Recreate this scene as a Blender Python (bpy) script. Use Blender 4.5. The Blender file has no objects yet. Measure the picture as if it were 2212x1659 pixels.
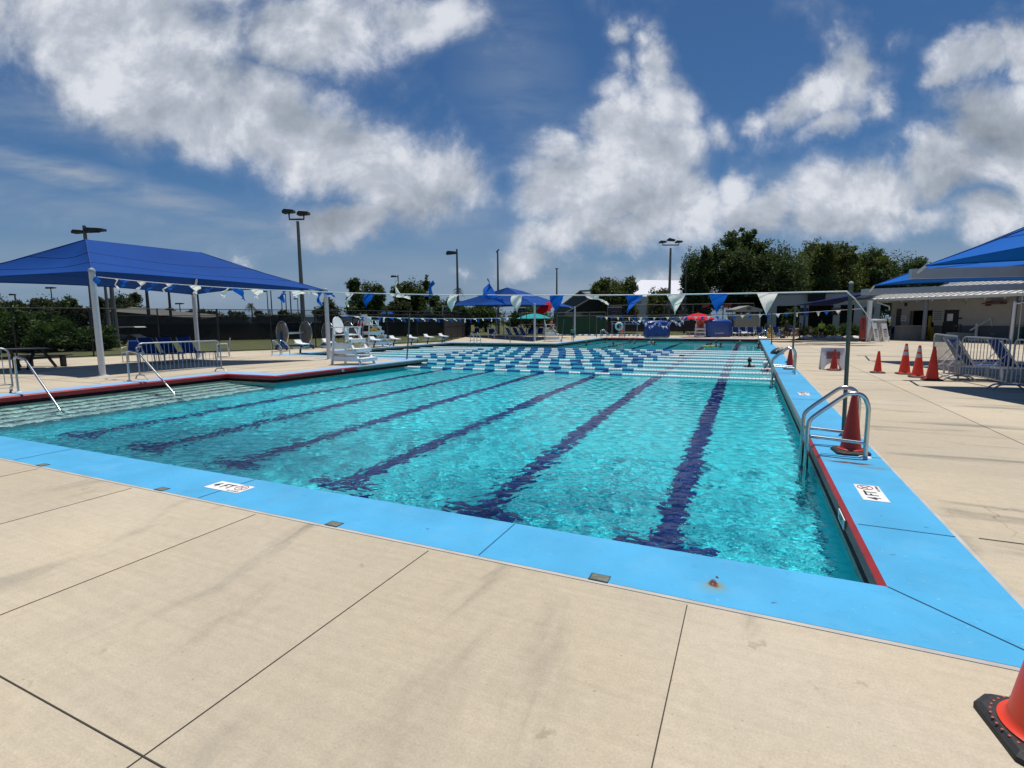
import bpy, bmesh, math, random
from mathutils import Vector, Matrix
from mathutils.geometry import tessellate_polygon
random.seed(7)
R=math.radians
sc=bpy.context.scene; COL=sc.collection
# ---------------- camera ----------------
FPX,HZ,ROLL,EYE=1111.0,-135.4,.0084,1.6      # focal length and horizon measured on a 2212 px wide view
CX,CY=1106.0,829.5
def _ray(u,v): return Vector(((u-CX)/FPX,-(v-CY)/FPX,-1.0))
_up=Vector((-ROLL,1,-HZ/FPX)).normalized()
_y=_ray(1611.9,830); _y=(_y-_up*_y.dot(_up)).normalized()
_x=_y.cross(_up)
M3=Matrix((_x,_y,_up))
cd=bpy.data.cameras.new('camera'); cam=bpy.data.objects.new('camera',cd); COL.objects.link(cam)
cd.lens=36*FPX/2212; cd.sensor_width=36; cd.clip_end=6000; cd.clip_start=.05
cam.matrix_world=Matrix.Translation((0,0,EYE))@M3.to_4x4(); sc.camera=cam
FW=M3@Vector((0,0,-1)); FW.z=0; FW.normalize(); RT=Vector((FW.y,-FW.x,0))
def pz(u,v,z=0):
    d=M3@_ray(u,v); t=(z-EYE)/d.z; return Vector((d.x*t,d.y*t,z))
def pd(u,v,dep):
    d=M3@_ray(u,v); t=dep/d.dot(FW); return Vector((d.x*t,d.y*t,EYE+d.z*t))
def cf(x,d,z=0):
    p=RT*x+FW*d; return Vector((p.x,p.y,z))
def dep(p): return Vector((p[0],p[1],0)).dot(FW)
def zat(u,v,p): return pd(u,v,dep(p)).z
def crop(x0,y0,k): return lambda x,y:((x0+x/k)/1.8228,(y0+y/k)/1.8228)
# ---------------- world: sky and clouds ----------------
SUN_EL,SUN_AZ=R(80),R(8)   # azimuth measured from +Y towards +X
w=bpy.data.worlds.new('World'); sc.world=w; w.use_nodes=True
nt=w.node_tree; N=nt.nodes; LK=nt.links; bg=N['Background']
def nd(t,**k):
    n=N.new(t)
    for a,b in k.items(): setattr(n,a,b)
    return n
def mth(op,a,b=None,c=None,clamp=False):
    n=nd('ShaderNodeMath',operation=op,use_clamp=clamp)
    for i,s in enumerate((a,b,c)):
        if s is None: continue
        if isinstance(s,(int,float)): n.inputs[i].default_value=s
        else: LK.new(s,n.inputs[i])
    return n.outputs[0]
def dotc(v,c):
    n=nd('ShaderNodeVectorMath',operation='DOT_PRODUCT'); LK.new(v,n.inputs[0]); n.inputs[1].default_value=c; return n.outputs['Value']
sky=nd('ShaderNodeTexSky',sky_type='NISHITA',sun_disc=False,sun_elevation=SUN_EL,sun_rotation=SUN_AZ,altitude=0,air_density=1.0,dust_density=.35,ozone_density=2.2)
tc=nd('ShaderNodeTexCoord'); dv=tc.outputs['Generated']
rt_c=M3@Vector((1,0,0)); up_c=M3@Vector((0,1,0)); fw_c=M3@Vector((0,0,-1))
f_=mth('MAXIMUM',dotc(dv,fw_c),.12)
# gnomonic chart of the sky: U to the right, V up, in thousandths of the chart's own units
U=mth('DIVIDE',mth('MULTIPLY',dotc(dv,rt_c),FPX/1000),f_); V=mth('DIVIDE',mth('MULTIPLY',dotc(dv,up_c),FPX/1000),f_)
cmb=nd('ShaderNodeCombineXYZ'); LK.new(U,cmb.inputs[0]); LK.new(V,cmb.inputs[1]); UV=cmb.outputs[0]
def noise(vec,scale,detail=6,rough=.55,dist=0,loc=(0,0,0),sca=(1,1,1),rot=0,out='Fac'):
    m=nd('ShaderNodeMapping'); LK.new(vec,m.inputs[0]); m.inputs['Location'].default_value=loc; m.inputs['Scale'].default_value=sca; m.inputs['Rotation'].default_value=(0,0,rot)
    n=nd('ShaderNodeTexNoise'); LK.new(m.outputs[0],n.inputs['Vector']); n.inputs['Scale'].default_value=scale; n.inputs['Detail'].default_value=detail; n.inputs['Roughness'].default_value=rough; n.inputs['Distortion'].default_value=dist
    return n.outputs[out]
# domain warp so the cloud masses get ragged outlines
wn=noise(UV,3.6,7,.62,out='Color')
wv=nd('ShaderNodeVectorMath',operation='SUBTRACT'); LK.new(wn,wv.inputs[0]); wv.inputs[1].default_value=(.5,.5,.5)
ws=nd('ShaderNodeVectorMath',operation='SCALE'); LK.new(wv.outputs[0],ws.inputs[0]); ws.inputs['Scale'].default_value=.20
wa=nd('ShaderNodeVectorMath',operation='ADD'); LK.new(UV,wa.inputs[0]); LK.new(ws.outputs[0],wa.inputs[1]); WUV=wa.outputs[0]
def blobs(lst,vec=None):
    tot=None
    for (u,v,rx,ry,rot,wt) in lst:
        m=nd('ShaderNodeMapping',vector_type='TEXTURE'); LK.new(vec or WUV,m.inputs[0])
        m.inputs['Location'].default_value=((u-CX)/1000,-(v-CY)/1000,0); m.inputs['Scale'].default_value=(rx/985,ry/985,1); m.inputs['Rotation'].default_value=(0,0,R(rot))
        g=nd('ShaderNodeTexGradient',gradient_type='SPHERICAL'); LK.new(m.outputs[0],g.inputs[0])
        s=mth('MULTIPLY',g.outputs['Fac'],wt)
        tot=s if tot is None else mth('MAXIMUM',tot,s) if wt>0 else mth('ADD',tot,s)
    return tot
cloudB=[(250,60,420,230,-10,1.6),(420,210,380,200,-20,1.5),(560,250,330,170,-25,1.5),(700,330,300,170,-25,1.5),(820,400,260,150,-15,1.4),(960,380,170,110,-5,1.2),
 (650,60,260,150,10,1.4),(900,20,240,110,8,1.1),(750,490,170,70,0,1.3),(150,190,180,110,-25,.9),(-150,0,300,250,0,1.5),(300,-80,500,150,0,1.4),
 (1350,360,240,150,12,1.5),(1250,400,190,130,0,1.5),(1430,420,170,140,-20,1.5),(1330,270,120,90,0,1.4),(1210,320,110,60,10,.9),(1230,500,200,90,20,1.2),(1130,575,120,45,10,1.0),(1330,500,150,80,0,1.3),
 (1425,130,75,130,15,.98),(1475,210,85,120,-10,1.0),(1335,60,55,60,0,.8),(1400,75,60,50,20,.7),(1330,130,40,60,0,.55),(1320,190,60,60,0,.6),(1460,300,90,110,-20,1.0),(1380,250,120,70,40,.8),(1560,290,70,60,0,.7),(1600,350,60,60,-40,.6),
 (1640,455,170,75,5,1.25),(1600,400,70,90,-30,1.0),(1760,480,90,50,0,1.0),
 (1740,215,170,75,25,1.15),(1850,170,110,120,20,1.15),(1900,240,60,70,0,.9),(1640,250,80,50,0,.8),(1790,270,110,50,20,.85),(1930,110,40,60,-20,.5),
 (2110,130,150,100,40,1.4),(2190,110,120,120,0,1.4),(2060,170,100,50,30,1.2),(2160,260,170,160,0,1.5),(2230,300,200,180,0,1.5),(2040,370,230,110,15,1.4),(1880,420,220,120,10,1.4),(1830,480,220,70,0,1.2),(1980,480,160,60,0,.8),
 (2140,470,110,80,0,1.2),(2240,420,100,100,0,1.2),
 (995,600,36,18,0,.62),(530,575,40,22,0,.45),(340,485,36,20,0,.35),(760,640,60,20,0,.4),
 (1500,620,260,40,0,.7),(1320,590,60,30,0,.5)]
cov=blobs(cloudB)
n1=noise(UV,5.2,12,.57,.25); n2=noise(UV,2.6,3,.5,loc=(3,1,0))
def mr(v,a,b,c=0,d=1,it='SMOOTHSTEP'):
    n=nd('ShaderNodeMapRange',interpolation_type=it); LK.new(v,n.inputs[0])
    for i,x in enumerate((a,b,c,d)): n.inputs[i+1].default_value=x
    return n.outputs[0]
dsum=mth('ADD',mth('MINIMUM',cov,1.25),mth('ADD',mth('MULTIPLY',mth('SUBTRACT',n1,.5),1.7),mth('MULTIPLY',mth('SUBTRACT',n2,.5),.7)))
veil=mth('MULTIPLY',mr(dsum,-.02,.55),.20)
dens=mth('MAXIMUM',mr(dsum,.12,.88),veil)
# relief: the cloud field compared with itself a little towards the sun
n1u=noise(UV,5.2,10,.6,.25,loc=(-.025,.065,0)); n1s=noise(UV,5.2,10,.6,.25)
relief=mth('SUBTRACT',n1s,n1u)
darkB=[(480,130,330,60,-8,.75),(620,250,240,60,-15,.8),(680,490,210,60,-5,1.5),(860,480,120,50,0,.9),(250,310,260,55,-20,.6),(1360,430,150,70,0,.6),(1180,575,120,30,0,.5),(1300,540,160,50,0,.5),(2150,300,200,110,-10,1.4),(2060,430,190,55,5,1.0),(1900,490,230,40,0,.7),(1640,490,130,30,0,.6),(1740,240,110,35,10,.4),(1880,230,60,40,0,.3),(560,30,260,60,0,.7),(950,430,120,40,0,.5)]
dark=blobs(darkB)
lum=mth('ADD',.87,mth('MULTIPLY',relief,1.25))
lum=mth('SUBTRACT',lum,mth('MULTIPLY',dark,.30))
lum=mth('ADD',lum,mth('MULTIPLY',mth('SUBTRACT',n2,.5),.22))
lum=mth('MINIMUM',mth('MAXIMUM',lum,.30),1.12)
ramp=nd('ShaderNodeValToRGB'); LK.new(lum,ramp.inputs[0])
e=ramp.color_ramp.elements; e[0].position=.30; e[0].color=(.26,.30,.36,1); e[1].position=1.0; e[1].color=(.80,.83,.90,1); x=e.new(.64); x.color=(.40,.45,.53,1); x=e.new(.84); x.color=(.56,.61,.70,1)
# thin high cirrus streaks
cir=blobs([(150,375,380,45,-16,1.4),(420,450,380,45,-17,1.2),(100,440,420,70,-10,.55),(480,500,420,90,-5,.5),(200,560,420,60,0,.5),(620,530,260,80,0,.5),(1120,200,160,300,10,.35),(1000,470,200,120,0,.45),(1700,400,200,60,20,.4),(1950,560,300,50,0,.4),(1250,620,500,60,0,.8),(300,620,600,70,0,.9),(820,600,400,80,0,.6),(100,250,300,80,-15,.5)],UV)
cs=noise(UV,2.2,7,.6,.2,sca=(1,4.5,1),rot=R(17))
thin=mth('MULTIPLY',mth('MULTIPLY',cir,mr(cs,.30,.62)),1.0,clamp=True)
skyc=nd('ShaderNodeMix',data_type='RGBA',blend_type='MULTIPLY'); skyc.inputs[0].default_value=1; LK.new(sky.outputs[0],skyc.inputs[6]); skyc.inputs[7].default_value=(.31,.50,.68,1)
cl=nd('ShaderNodeVectorMath',operation='SCALE'); LK.new(ramp.outputs[0],cl.inputs[0]); cl.inputs['Scale'].default_value=8.8
sz=nd('ShaderNodeSeparateXYZ'); LK.new(dv,sz.inputs[0])
hzm=nd('ShaderNodeMix',data_type='RGBA'); LK.new(mr(sz.outputs['Z'],.26,.0,0,.82),hzm.inputs[0]); LK.new(skyc.outputs[2],hzm.inputs[6]); hzm.inputs[7].default_value=(2.05,2.8,4.0,1)
mx1=nd('ShaderNodeMix',data_type='RGBA'); LK.new(thin,mx1.inputs[0]); LK.new(hzm.outputs[2],mx1.inputs[6]); mx1.inputs[7].default_value=(3.0,3.7,4.7,1)
mx2=nd('ShaderNodeMix',data_type='RGBA'); LK.new(dens,mx2.inputs[0]); LK.new(mx1.outputs[2],mx2.inputs[6]); LK.new(cl.outputs[0],mx2.inputs[7])
LK.new(mx2.outputs[2],bg.inputs[0]); bg.inputs[1].default_value=.1
w.cycles.sampling_method='MANUAL'; w.cycles.sample_map_resolution=512
# ---------------- sun ----------------
sl=bpy.data.lights.new('sun','SUN'); sl.energy=4.6; sl.angle=R(.53); sl.color=(1,.955,.88)
so=bpy.data.objects.new('sun',sl); COL.objects.link(so)
sd=Vector((math.cos(SUN_EL)*math.sin(SUN_AZ),math.cos(SUN_EL)*math.cos(SUN_AZ),math.sin(SUN_EL)))
so.rotation_euler=sd.to_track_quat('Z','Y').to_euler(); so.location=(0,0,60)
sl.cycles.is_caustics_light=True
sc.view_settings.view_transform='Standard'; sc.view_settings.look='None'; sc.view_settings.exposure=0; sc.view_settings.gamma=1
sc.cycles.max_bounces=7; sc.cycles.diffuse_bounces=3; sc.cycles.transparent_max_bounces=12; sc.cycles.caustics_refractive=True; sc.cycles.caustics_reflective=False
# ---------------- materials ----------------
MC={}
def srgb(r,g,b):
    f=lambda c:((c/255+.055)/1.055)**2.4 if c>10 else c/255/12.92
    return (f(r),f(g),f(b))
def mat(name,col,rough=.6,metal=0,var=0.0,vs=6,bump=0,bs=30,spec=None,trans=0,island=0):
    if name in MC: return MC[name]
    m=bpy.data.materials.new(name); m.use_nodes=True; MC[name]=m
    t=m.node_tree; b=t.nodes['Principled BSDF']; b.inputs['Base Color'].default_value=(*col,1); b.inputs['Roughness'].default_value=rough; b.inputs['Metallic'].default_value=metal
    if spec is not None: b.inputs['Specular IOR Level'].default_value=spec
    if trans: b.inputs['Transmission Weight'].default_value=trans
    tcn=t.nodes.new('ShaderNodeTexCoord')
    if var or island:
        n=t.nodes.new('ShaderNodeTexNoise'); n.inputs['Scale'].default_value=vs; n.inputs['Detail'].default_value=5; t.links.new(tcn.outputs['Object'],n.inputs[0])
        src=n.outputs['Fac']
        mp=t.nodes.new('ShaderNodeMapRange'); t.links.new(src,mp.inputs[0]); mp.inputs[1].default_value=.3; mp.inputs[2].default_value=.7; mp.inputs[3].default_value=1-var; mp.inputs[4].default_value=1+var
        o=mp.outputs[0]
        if island:
            g=t.nodes.new('ShaderNodeNewGeometry'); mp2=t.nodes.new('ShaderNodeMapRange'); t.links.new(g.outputs['Random Per Island'],mp2.inputs[0]); mp2.inputs[3].default_value=1-island; mp2.inputs[4].default_value=1+island
            mm=t.nodes.new('ShaderNodeMath'); mm.operation='MULTIPLY'; t.links.new(o,mm.inputs[0]); t.links.new(mp2.outputs[0],mm.inputs[1]); o=mm.outputs[0]
        v=t.nodes.new('ShaderNodeVectorMath'); v.operation='SCALE'; v.inputs[0].default_value=col; t.links.new(o,v.inputs['Scale']); t.links.new(v.outputs[0],b.inputs['Base Color'])
    if bump:
        n=t.nodes.new('ShaderNodeTexNoise'); n.inputs['Scale'].default_value=bs; n.inputs['Detail'].default_value=4; t.links.new(tcn.outputs['Object'],n.inputs[0])
        bu=t.nodes.new('ShaderNodeBump'); bu.inputs['Strength'].default_value=bump; bu.inputs['Distance'].default_value=.01; t.links.new(n.outputs['Fac'],bu.inputs['Height']); t.links.new(bu.outputs[0],b.inputs['Normal'])
    return m
def fabric(name,col,tl=.35,var=.05):
    m=mat(name,col,.8,var=var,vs=1.1,bump=.15,bs=120,spec=.15); t=m.node_tree; b=t.nodes['Principled BSDF']
    tr=t.nodes.new('ShaderNodeBsdfTranslucent'); tr.inputs[0].default_value=(*col,1); mx=t.nodes.new('ShaderNodeMixShader'); mx.inputs[0].default_value=tl
    t.links.new(b.outputs[0],mx.inputs[1]); t.links.new(tr.outputs[0],mx.inputs[2]); t.links.new(mx.outputs[0],t.nodes['Material Output'].inputs[0]); return m
WHITE=mat('white_plastic',(.74,.76,.77),.4,var=.03); WPAINT=mat('white_paint',(.62,.64,.66),.45,var=.04)
STEEL=mat('stainless_steel',(.55,.56,.55),.22,1,var=.08,vs=9); GALV=mat('galvanised_steel',(.38,.40,.42),.42,.8,var=.12,vs=14)
BLACK=mat('black_paint',(.012,.012,.013),.5,var=.2); RUBBER=mat('black_rubber',(.018,.018,.02),.62,var=.25,vs=20,bump=.3,bs=60)
SLING=fabric('blue_sling',(.02,.065,.26),.25); CANOPY=fabric('blue_shade_cloth',(.006,.058,.265),.08); CANOPYR=fabric('bright_blue_shade_cloth',(.003,.105,.43),.12)
NAVY=mat('navy_steel',(.012,.02,.09),.5); BLUEST=mat('blue_steel',(.015,.07,.33),.45,var=.1)
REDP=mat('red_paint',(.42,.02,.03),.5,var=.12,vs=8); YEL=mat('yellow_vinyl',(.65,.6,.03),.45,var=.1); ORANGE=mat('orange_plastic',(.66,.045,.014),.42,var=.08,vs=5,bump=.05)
REFL=mat('reflective_tape',(.55,.55,.56),.35); CONC=mat('pole_concrete',(.17,.155,.14),.85,var=.15,vs=3,bump=.3); DGREY=mat('dark_grey_metal',(.03,.03,.033),.5)
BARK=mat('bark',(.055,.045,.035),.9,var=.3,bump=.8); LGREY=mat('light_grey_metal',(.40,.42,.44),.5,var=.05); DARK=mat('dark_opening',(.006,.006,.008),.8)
FWH=fabric('white_vinyl',(.95,.88,.80),.40,.02); FBL=fabric('blue_vinyl',(.01,.12,.52),.3,.03); ROPE=mat('white_cord',(.75,.77,.78),.6)
SKIN1=mat('skin_light',(.48,.27,.19),.5); SKIN2=mat('skin_brown',(.22,.11,.065),.5); HAIR=mat('dark_hair',(.012,.009,.007),.6)
# ---------------- object helpers ----------------
def link(o): COL.objects.link(o); return o
def thing(name,label,cat,loc=(0,0,0),rz=0,group=None,kind=None):
    o=link(bpy.data.objects.new(name,None)); o.location=loc; o.rotation_euler=(0,0,rz); o.empty_display_size=.1
    tag(o,label,cat,group,kind); return o
def tag(o,label=None,cat=None,group=None,kind=None):
    for k,v in (('label',label),('category',cat),('group',group),('kind',kind)):
        if v: o[k]=v
    return o
class B:
    def __init__(s): s.v=[]; s.f=[]; s.m=[]
    def add(s,v,f,mi=0):
        n=len(s.v); s.v+= [Vector(p) for p in v]; s.f+=[tuple(i+n for i in q) for q in f]; s.m+=[mi]*len(f); return s
    def box(s,c,d,rz=0,mi=0,mtx=None):
        x,y,z=d[0]/2,d[1]/2,d[2]/2
        vs=[Vector((a*x,b*y,k*z)) for k in(-1,1) for b in(-1,1) for a in(-1,1)]
        r=mtx if mtx else Matrix.Rotation(rz,3,'Z')
        return s.add([r@p+Vector(c) for p in vs],[(0,2,3,1),(4,5,7,6),(0,1,5,4),(2,6,7,3),(0,4,6,2),(1,3,7,5)],mi)
    def bar(s,p,q,w_,h_,mi=0,up=(0,0,1)):
        p,q=Vector(p),Vector(q); d=(q-p); L=d.length; d.normalize(); u=Vector(up)
        if abs(d.dot(u))>.98: u=Vector((0,1,0))
        r=d.cross(u).normalized(); u=r.cross(d)
        return s.box((p+q)/2,(w_,L,h_),mi=mi,mtx=Matrix((r,d,u)).transposed())
    def tube(s,pts,r,n=8,mi=0,cap=True,closed=False):
        P=[Vector(p) for p in pts]; rr=r if isinstance(r,(list,tuple)) else [r]*len(P)
        rings=[]; u=None; k=len(P)
        for i,p in enumerate(P):
            if closed: d=P[(i+1)%k]-P[i-1]
            else: d=P[min(i+1,k-1)]-P[max(i-1,0)]
            d.normalize()
            if u is None:
                u=Vector((0,0,1)) if abs(d.z)<.9 else Vector((1,0,0))
            u=(u-d*u.dot(d)).normalized(); w2=d.cross(u)
            rings.append([p+(u*math.cos(2*math.pi*j/n)+w2*math.sin(2*math.pi*j/n))*rr[i] for j in range(n)])
        v=[q for g in rings for q in g]; f=[]
        for i in range(k if closed else k-1):
            for j in range(n):
                a=i*n+j; b=i*n+(j+1)%n; c=((i+1)%k)*n+(j+1)%n; d_=((i+1)%k)*n+j; f.append((a,b,c,d_))
        if cap and not closed: f+= [tuple(range(n))[::-1],tuple((k-1)*n+j for j in range(n))]
        return s.add(v,f,mi)
    def lathe(s,prof,c=(0,0,0),n=24,mi=0,ax='z'):
        v=[];f=[];c=Vector(c)
        for r,z in prof:
            for j in range(n):
                a=2*math.pi*j/n
                p=Vector((r*math.cos(a),r*math.sin(a),z))
                if ax=='x': p=Vector((p.z,p.x,p.y))
                if ax=='y': p=Vector((p.y,p.z,p.x))
                v.append(p+c)
        for i in range(len(prof)-1):
            for j in range(n): f.append((i*n+j,i*n+(j+1)%n,(i+1)*n+(j+1)%n,(i+1)*n+j))
        return s.add(v,f,mi)
    def poly(s,pts,mi=0): return s.add(pts,[tuple(range(len(pts)))],mi)
    def prism(s,pts,z0,z1,mi=0):
        n=len(pts); v=[(p[0],p[1],z0) for p in pts]+[(p[0],p[1],z1) for p in pts]
        return s.add(v,[tuple(range(n))[::-1],tuple(range(n,2*n))]+[(i,(i+1)%n,n+(i+1)%n,n+i) for i in range(n)],mi)
    def ext(s,pts,d,mi=0):
        d=Vector(d); n=len(pts); P=[Vector(p) for p in pts]
        return s.add(P+[p+d for p in P],[tuple(range(n))[::-1],tuple(range(n,2*n))]+[(i,(i+1)%n,n+(i+1)%n,n+i) for i in range(n)],mi)
    def sheet(s,fn,nu,nv,mi=0):
        v=[fn(i/nu,j/nv) for j in range(nv+1) for i in range(nu+1)]
        f=[(j*(nu+1)+i,j*(nu+1)+i+1,(j+1)*(nu+1)+i+1,(j+1)*(nu+1)+i) for j in range(nv) for i in range(nu)]
        return s.add(v,f,mi)
    def build(s,name,mats,parent=None,smooth=False,world=False,bev=0,solid=0):
        me=bpy.data.meshes.new(name); off=Vector((0,0,0))
        if world and parent: off=Vector(parent.location) if not parent.parent else Vector(parent.parent.location)+Vector(parent.location)
        me.from_pydata([tuple(p-off) for p in s.v],[],s.f)
        bm=bmesh.new(); bm.from_mesh(me); bmesh.ops.recalc_face_normals(bm,faces=bm.faces); bm.to_mesh(me); bm.free()
        mats=mats if isinstance(mats,(list,tuple)) else [mats]
        for m in mats: me.materials.append(m)
        if len(mats)>1:
            for p,i in zip(me.polygons,s.m): p.material_index=i
        o=link(bpy.data.objects.new(name,me))
        if smooth:
            for p in me.polygons: p.use_smooth=True
            if smooth!='all':
                me.set_sharp_from_angle(angle=R(40))
        if bev:
            q=o.modifiers.new('bevel','BEVEL'); q.width=bev; q.segments=2; q.limit_method='ANGLE'
        if solid:
            q=o.modifiers.new('solid','SOLIDIFY'); q.thickness=solid
        if parent: o.parent=parent
        return o
def dup(root,loc=None,rz=None,label=None,scale=None,par=None):
    c=root.copy(); COL.objects.link(c)
    if par: c.parent=par
    else:
        if loc is not None: c.location=loc
        if rz is not None: c.rotation_euler=(0,0,rz)
        if label: c['label']=label
        if scale: c.scale=scale
    for ch in list(root.children): dup(ch,par=c)
    return c
def smooth_path(pts,seg=6,rad=.08):
    out=[Vector(pts[0])]
    for i in range(1,len(pts)-1):
        a,b,c=Vector(pts[i-1]),Vector(pts[i]),Vector(pts[i+1]); r=min(rad,(a-b).length*.48,(c-b).length*.48)
        p=b+(a-b).normalized()*r; q=b+(c-b).normalized()*r
        for k in range(seg+1):
            t=k/seg; out.append(p*(1-t)**2+b*2*t*(1-t)+q*t*t)
    out.append(Vector(pts[-1])); return out
# ================= THE SETTING =================
L1=crop(0,850,2.074);L2=crop(950,950,2.458);C3=crop(1700,1000,2.765);C4=crop(2400,1000,2.765);R5=crop(3100,850,2.212);R6=crop(3000,1300,2.766);Z1=crop(1000,1200,4.424);Z2=crop(1450,1150,4.424);Z3=crop(1850,1150,4.424);Z4=crop(2300,1150,5.53);Z5=crop(2650,1150,5.53);Z6=crop(3000,1150,4.74);Z7=crop(3330,1050,3.151);Z8=crop(3600,1250,4.148);LF=crop(0,1300,3.687);LG=crop(550,1300,2.765);LH=crop(0,1000,3.687);LI=crop(300,1000,3.16);T2=crop(2600,850,2.011)
POOL=[(.82,3.57),(.84,46.6),(-12.3,47.6),(-12.42,34.7),(-21.0,34.5),(-21.5,19.3),(-12.8,18.95),(-13.15,11.22),(-15.25,11.15),(-15.35,3.57)]
WZ=-.26; FZ=-1.45
def off(poly,d):   # positive = away from the water
    n=len(poly); out=[]
    for i in range(n):
        a,b,c=Vector(poly[i-1]),Vector(poly[i]),Vector(poly[(i+1)%n])
        e1=(b-a).normalized(); e2=(c-b).normalized(); n1=Vector((e1.y,-e1.x)); n2=Vector((e2.y,-e2.x))
        m=(n1+n2); m=m/m.dot(n1); out.append(b+m*d)
    return out
def ring(b,p0,z0,p1,z1,mi=0,seg=None):
    n=len(p0)
    for i in range(n):
        j=(i+1)%n; b.add([(*p0[i],z0),(*p0[j],z0),(*p1[j],z1),(*p1[i],z1)],[(0,1,2,3)],mi if seg is None else seg[i])
def holed(outer,hole,z):
    P=[Vector((*p,0)) for p in outer]; H=[Vector((*p,0)) for p in hole]
    t=tessellate_polygon([P,H]); v=[(*p[:2],z) for p in P+H]; return B().add(v,[tuple(q) for q in t])
# --- concrete deck material ---
def deck_mat():
    m=mat('deck_concrete',(.40,.345,.27),.85); t=m.node_tree; b=t.nodes['Principled BSDF']; n=t.nodes; l=t.links
    tcn=n.new('ShaderNodeTexCoord').outputs['Object']
    def nz(scale,sca,det=6,ro=.6,loc=(0,0,0),dist=0):
        mp=n.new('ShaderNodeMapping'); mp.inputs['Scale'].default_value=sca; mp.inputs['Location'].default_value=loc; l.new(tcn,mp.inputs[0]); k=n.new('ShaderNodeTexNoise'); k.inputs['Scale'].default_value=scale; k.inputs['Detail'].default_value=det; k.inputs['Roughness'].default_value=ro; k.inputs['Distortion'].default_value=dist; l.new(mp.outputs[0],k.inputs[0]); return k.outputs['Fac']
    def rg(v,a,b_,c,d):
        k=n.new('ShaderNodeMapRange'); k.interpolation_type='SMOOTHSTEP'; l.new(v,k.inputs[0])
        for i,x in enumerate((a,b_,c,d)): k.inputs[i+1].default_value=x
        return k.outputs[0]
    def mm(op,a,b_):
        k=n.new('ShaderNodeMath'); k.operation=op
        for i,s in enumerate((a,b_)):
            if isinstance(s,(int,float)): k.inputs[i].default_value=s
            else: l.new(s,k.inputs[i])
        return k.outputs[0]
    sx=n.new('ShaderNodeSeparateXYZ'); l.new(tcn,sx.inputs[0])
    right=rg(sx.outputs['X'],1.3,1.8,0,1)
    a=nz(.9,(1.6,.45,1),7,.62,dist=.4); c=nz(1.0,(.28,2.2,1),7,.62,(3,1,0),.3)
    mixv=n.new('ShaderNodeMix'); l.new(right,mixv.inputs[0]); l.new(a,mixv.inputs[2]); l.new(c,mixv.inputs[3]); st=mixv.outputs[0]
    far=rg(sx.outputs['Y'],2.2,3.0,.45,1.0)                       # run-off dirt is strongest next to the coping
    stain=mm('MULTIPLY',rg(st,.53,.68,0,1),mm('MULTIPLY',far,.36))
    patch=rg(nz(.35,(1,1,1),5,.6,(5,2,0)),.35,.7,.93,1.06)
    speck=rg(nz(90,(1,1,1),3,.8),.25,.75,.88,1.10); blot=rg(nz(14,(1,1,1),6,.7),.3,.7,.95,1.05); fine=rg(nz(8,(.12,3,1),5,.7),.3,.7,.955,1.035)
    pit=rg(nz(38,(1,1,1),2,.5,(9,9,0)),.70,.76,1,.72)
    val=mm('MULTIPLY',mm('MULTIPLY',mm('MULTIPLY',patch,speck),mm('MULTIPLY',blot,fine)),mm('MULTIPLY',pit,mm('SUBTRACT',1,stain)))
    # every slab was poured a little lighter or darker
    fx=mm('FLOOR',mm('DIVIDE',mm('ADD',sx.outputs['X'],.25),1.735),0); fy=mm('FLOOR',mm('DIVIDE',mm('SUBTRACT',sx.outputs['Y'],1.0),2.8),0); cb=n.new('ShaderNodeCombineXYZ'); l.new(fx,cb.inputs[0]); l.new(fy,cb.inputs[1]); wn_=n.new('ShaderNodeTexWhiteNoise'); l.new(cb.outputs[0],wn_.inputs[0])
    val=mm('MULTIPLY',val,rg(wn_.outputs['Value'],0,1,.955,1.035))
    crk=n.new('ShaderNodeTexVoronoi'); crk.feature='DISTANCE_TO_EDGE'; crk.inputs['Scale'].default_value=.42; wv_=n.new('ShaderNodeVectorMath'); wv_.operation='MULTIPLY_ADD'; nn_=n.new('ShaderNodeTexNoise'); nn_.inputs['Scale'].default_value=3.5; nn_.inputs['Detail'].default_value=7; l.new(tcn,nn_.inputs[0]); l.new(nn_.outputs['Color'],wv_.inputs[0]); wv_.inputs[1].default_value=(.35,.35,0); l.new(tcn,wv_.inputs[2]); l.new(wv_.outputs[0],crk.inputs['Vector'])
    cm_=mm('MULTIPLY',rg(crk.outputs['Distance'],.0,.0035,1,0),rg(nz(.5,(1,1,1),3,.5,(4,4,0)),.56,.66,0,.45)); val=mm('MULTIPLY',val,mm('SUBTRACT',1,cm_))
    drip=mm('MULTIPLY',rg(nz(5,(1,1,1),4,.6,(2,8,0)),.66,.72,0,.22),rg(nz(.8,(1,1,1),2,.5,(8,1,0)),.5,.6,0,1)); val=mm('MULTIPLY',val,mm('SUBTRACT',1,drip))
    warm=n.new('ShaderNodeMix'); warm.data_type='RGBA'; l.new(rg(nz(.6,(1,1,1),4,.6,(1,7,0)),.3,.7,0,1),warm.inputs[0]); warm.inputs[6].default_value=(.475,.402,.29,1); warm.inputs[7].default_value=(.455,.395,.30,1)
    dirt=n.new('ShaderNodeMix'); dirt.data_type='RGBA'; l.new(stain,dirt.inputs[0]); l.new(warm.outputs[2],dirt.inputs[6]); dirt.inputs[7].default_value=(.25,.235,.21,1)
    v=n.new('ShaderNodeVectorMath'); v.operation='SCALE'; l.new(dirt.outputs[2],v.inputs[0]); l.new(val,v.inputs['Scale']); l.new(v.outputs[0],b.inputs['Base Color'])
    bu=n.new('ShaderNodeBump'); bu.inputs['Strength'].default_value=.35; bu.inputs['Distance'].default_value=.004; l.new(nz(120,(1,1,1),3,.7),bu.inputs['Height']); l.new(bu.outputs[0],b.inputs['Normal'])
    return m
def struct(o,name=None): o['kind']='structure'; return o
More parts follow.
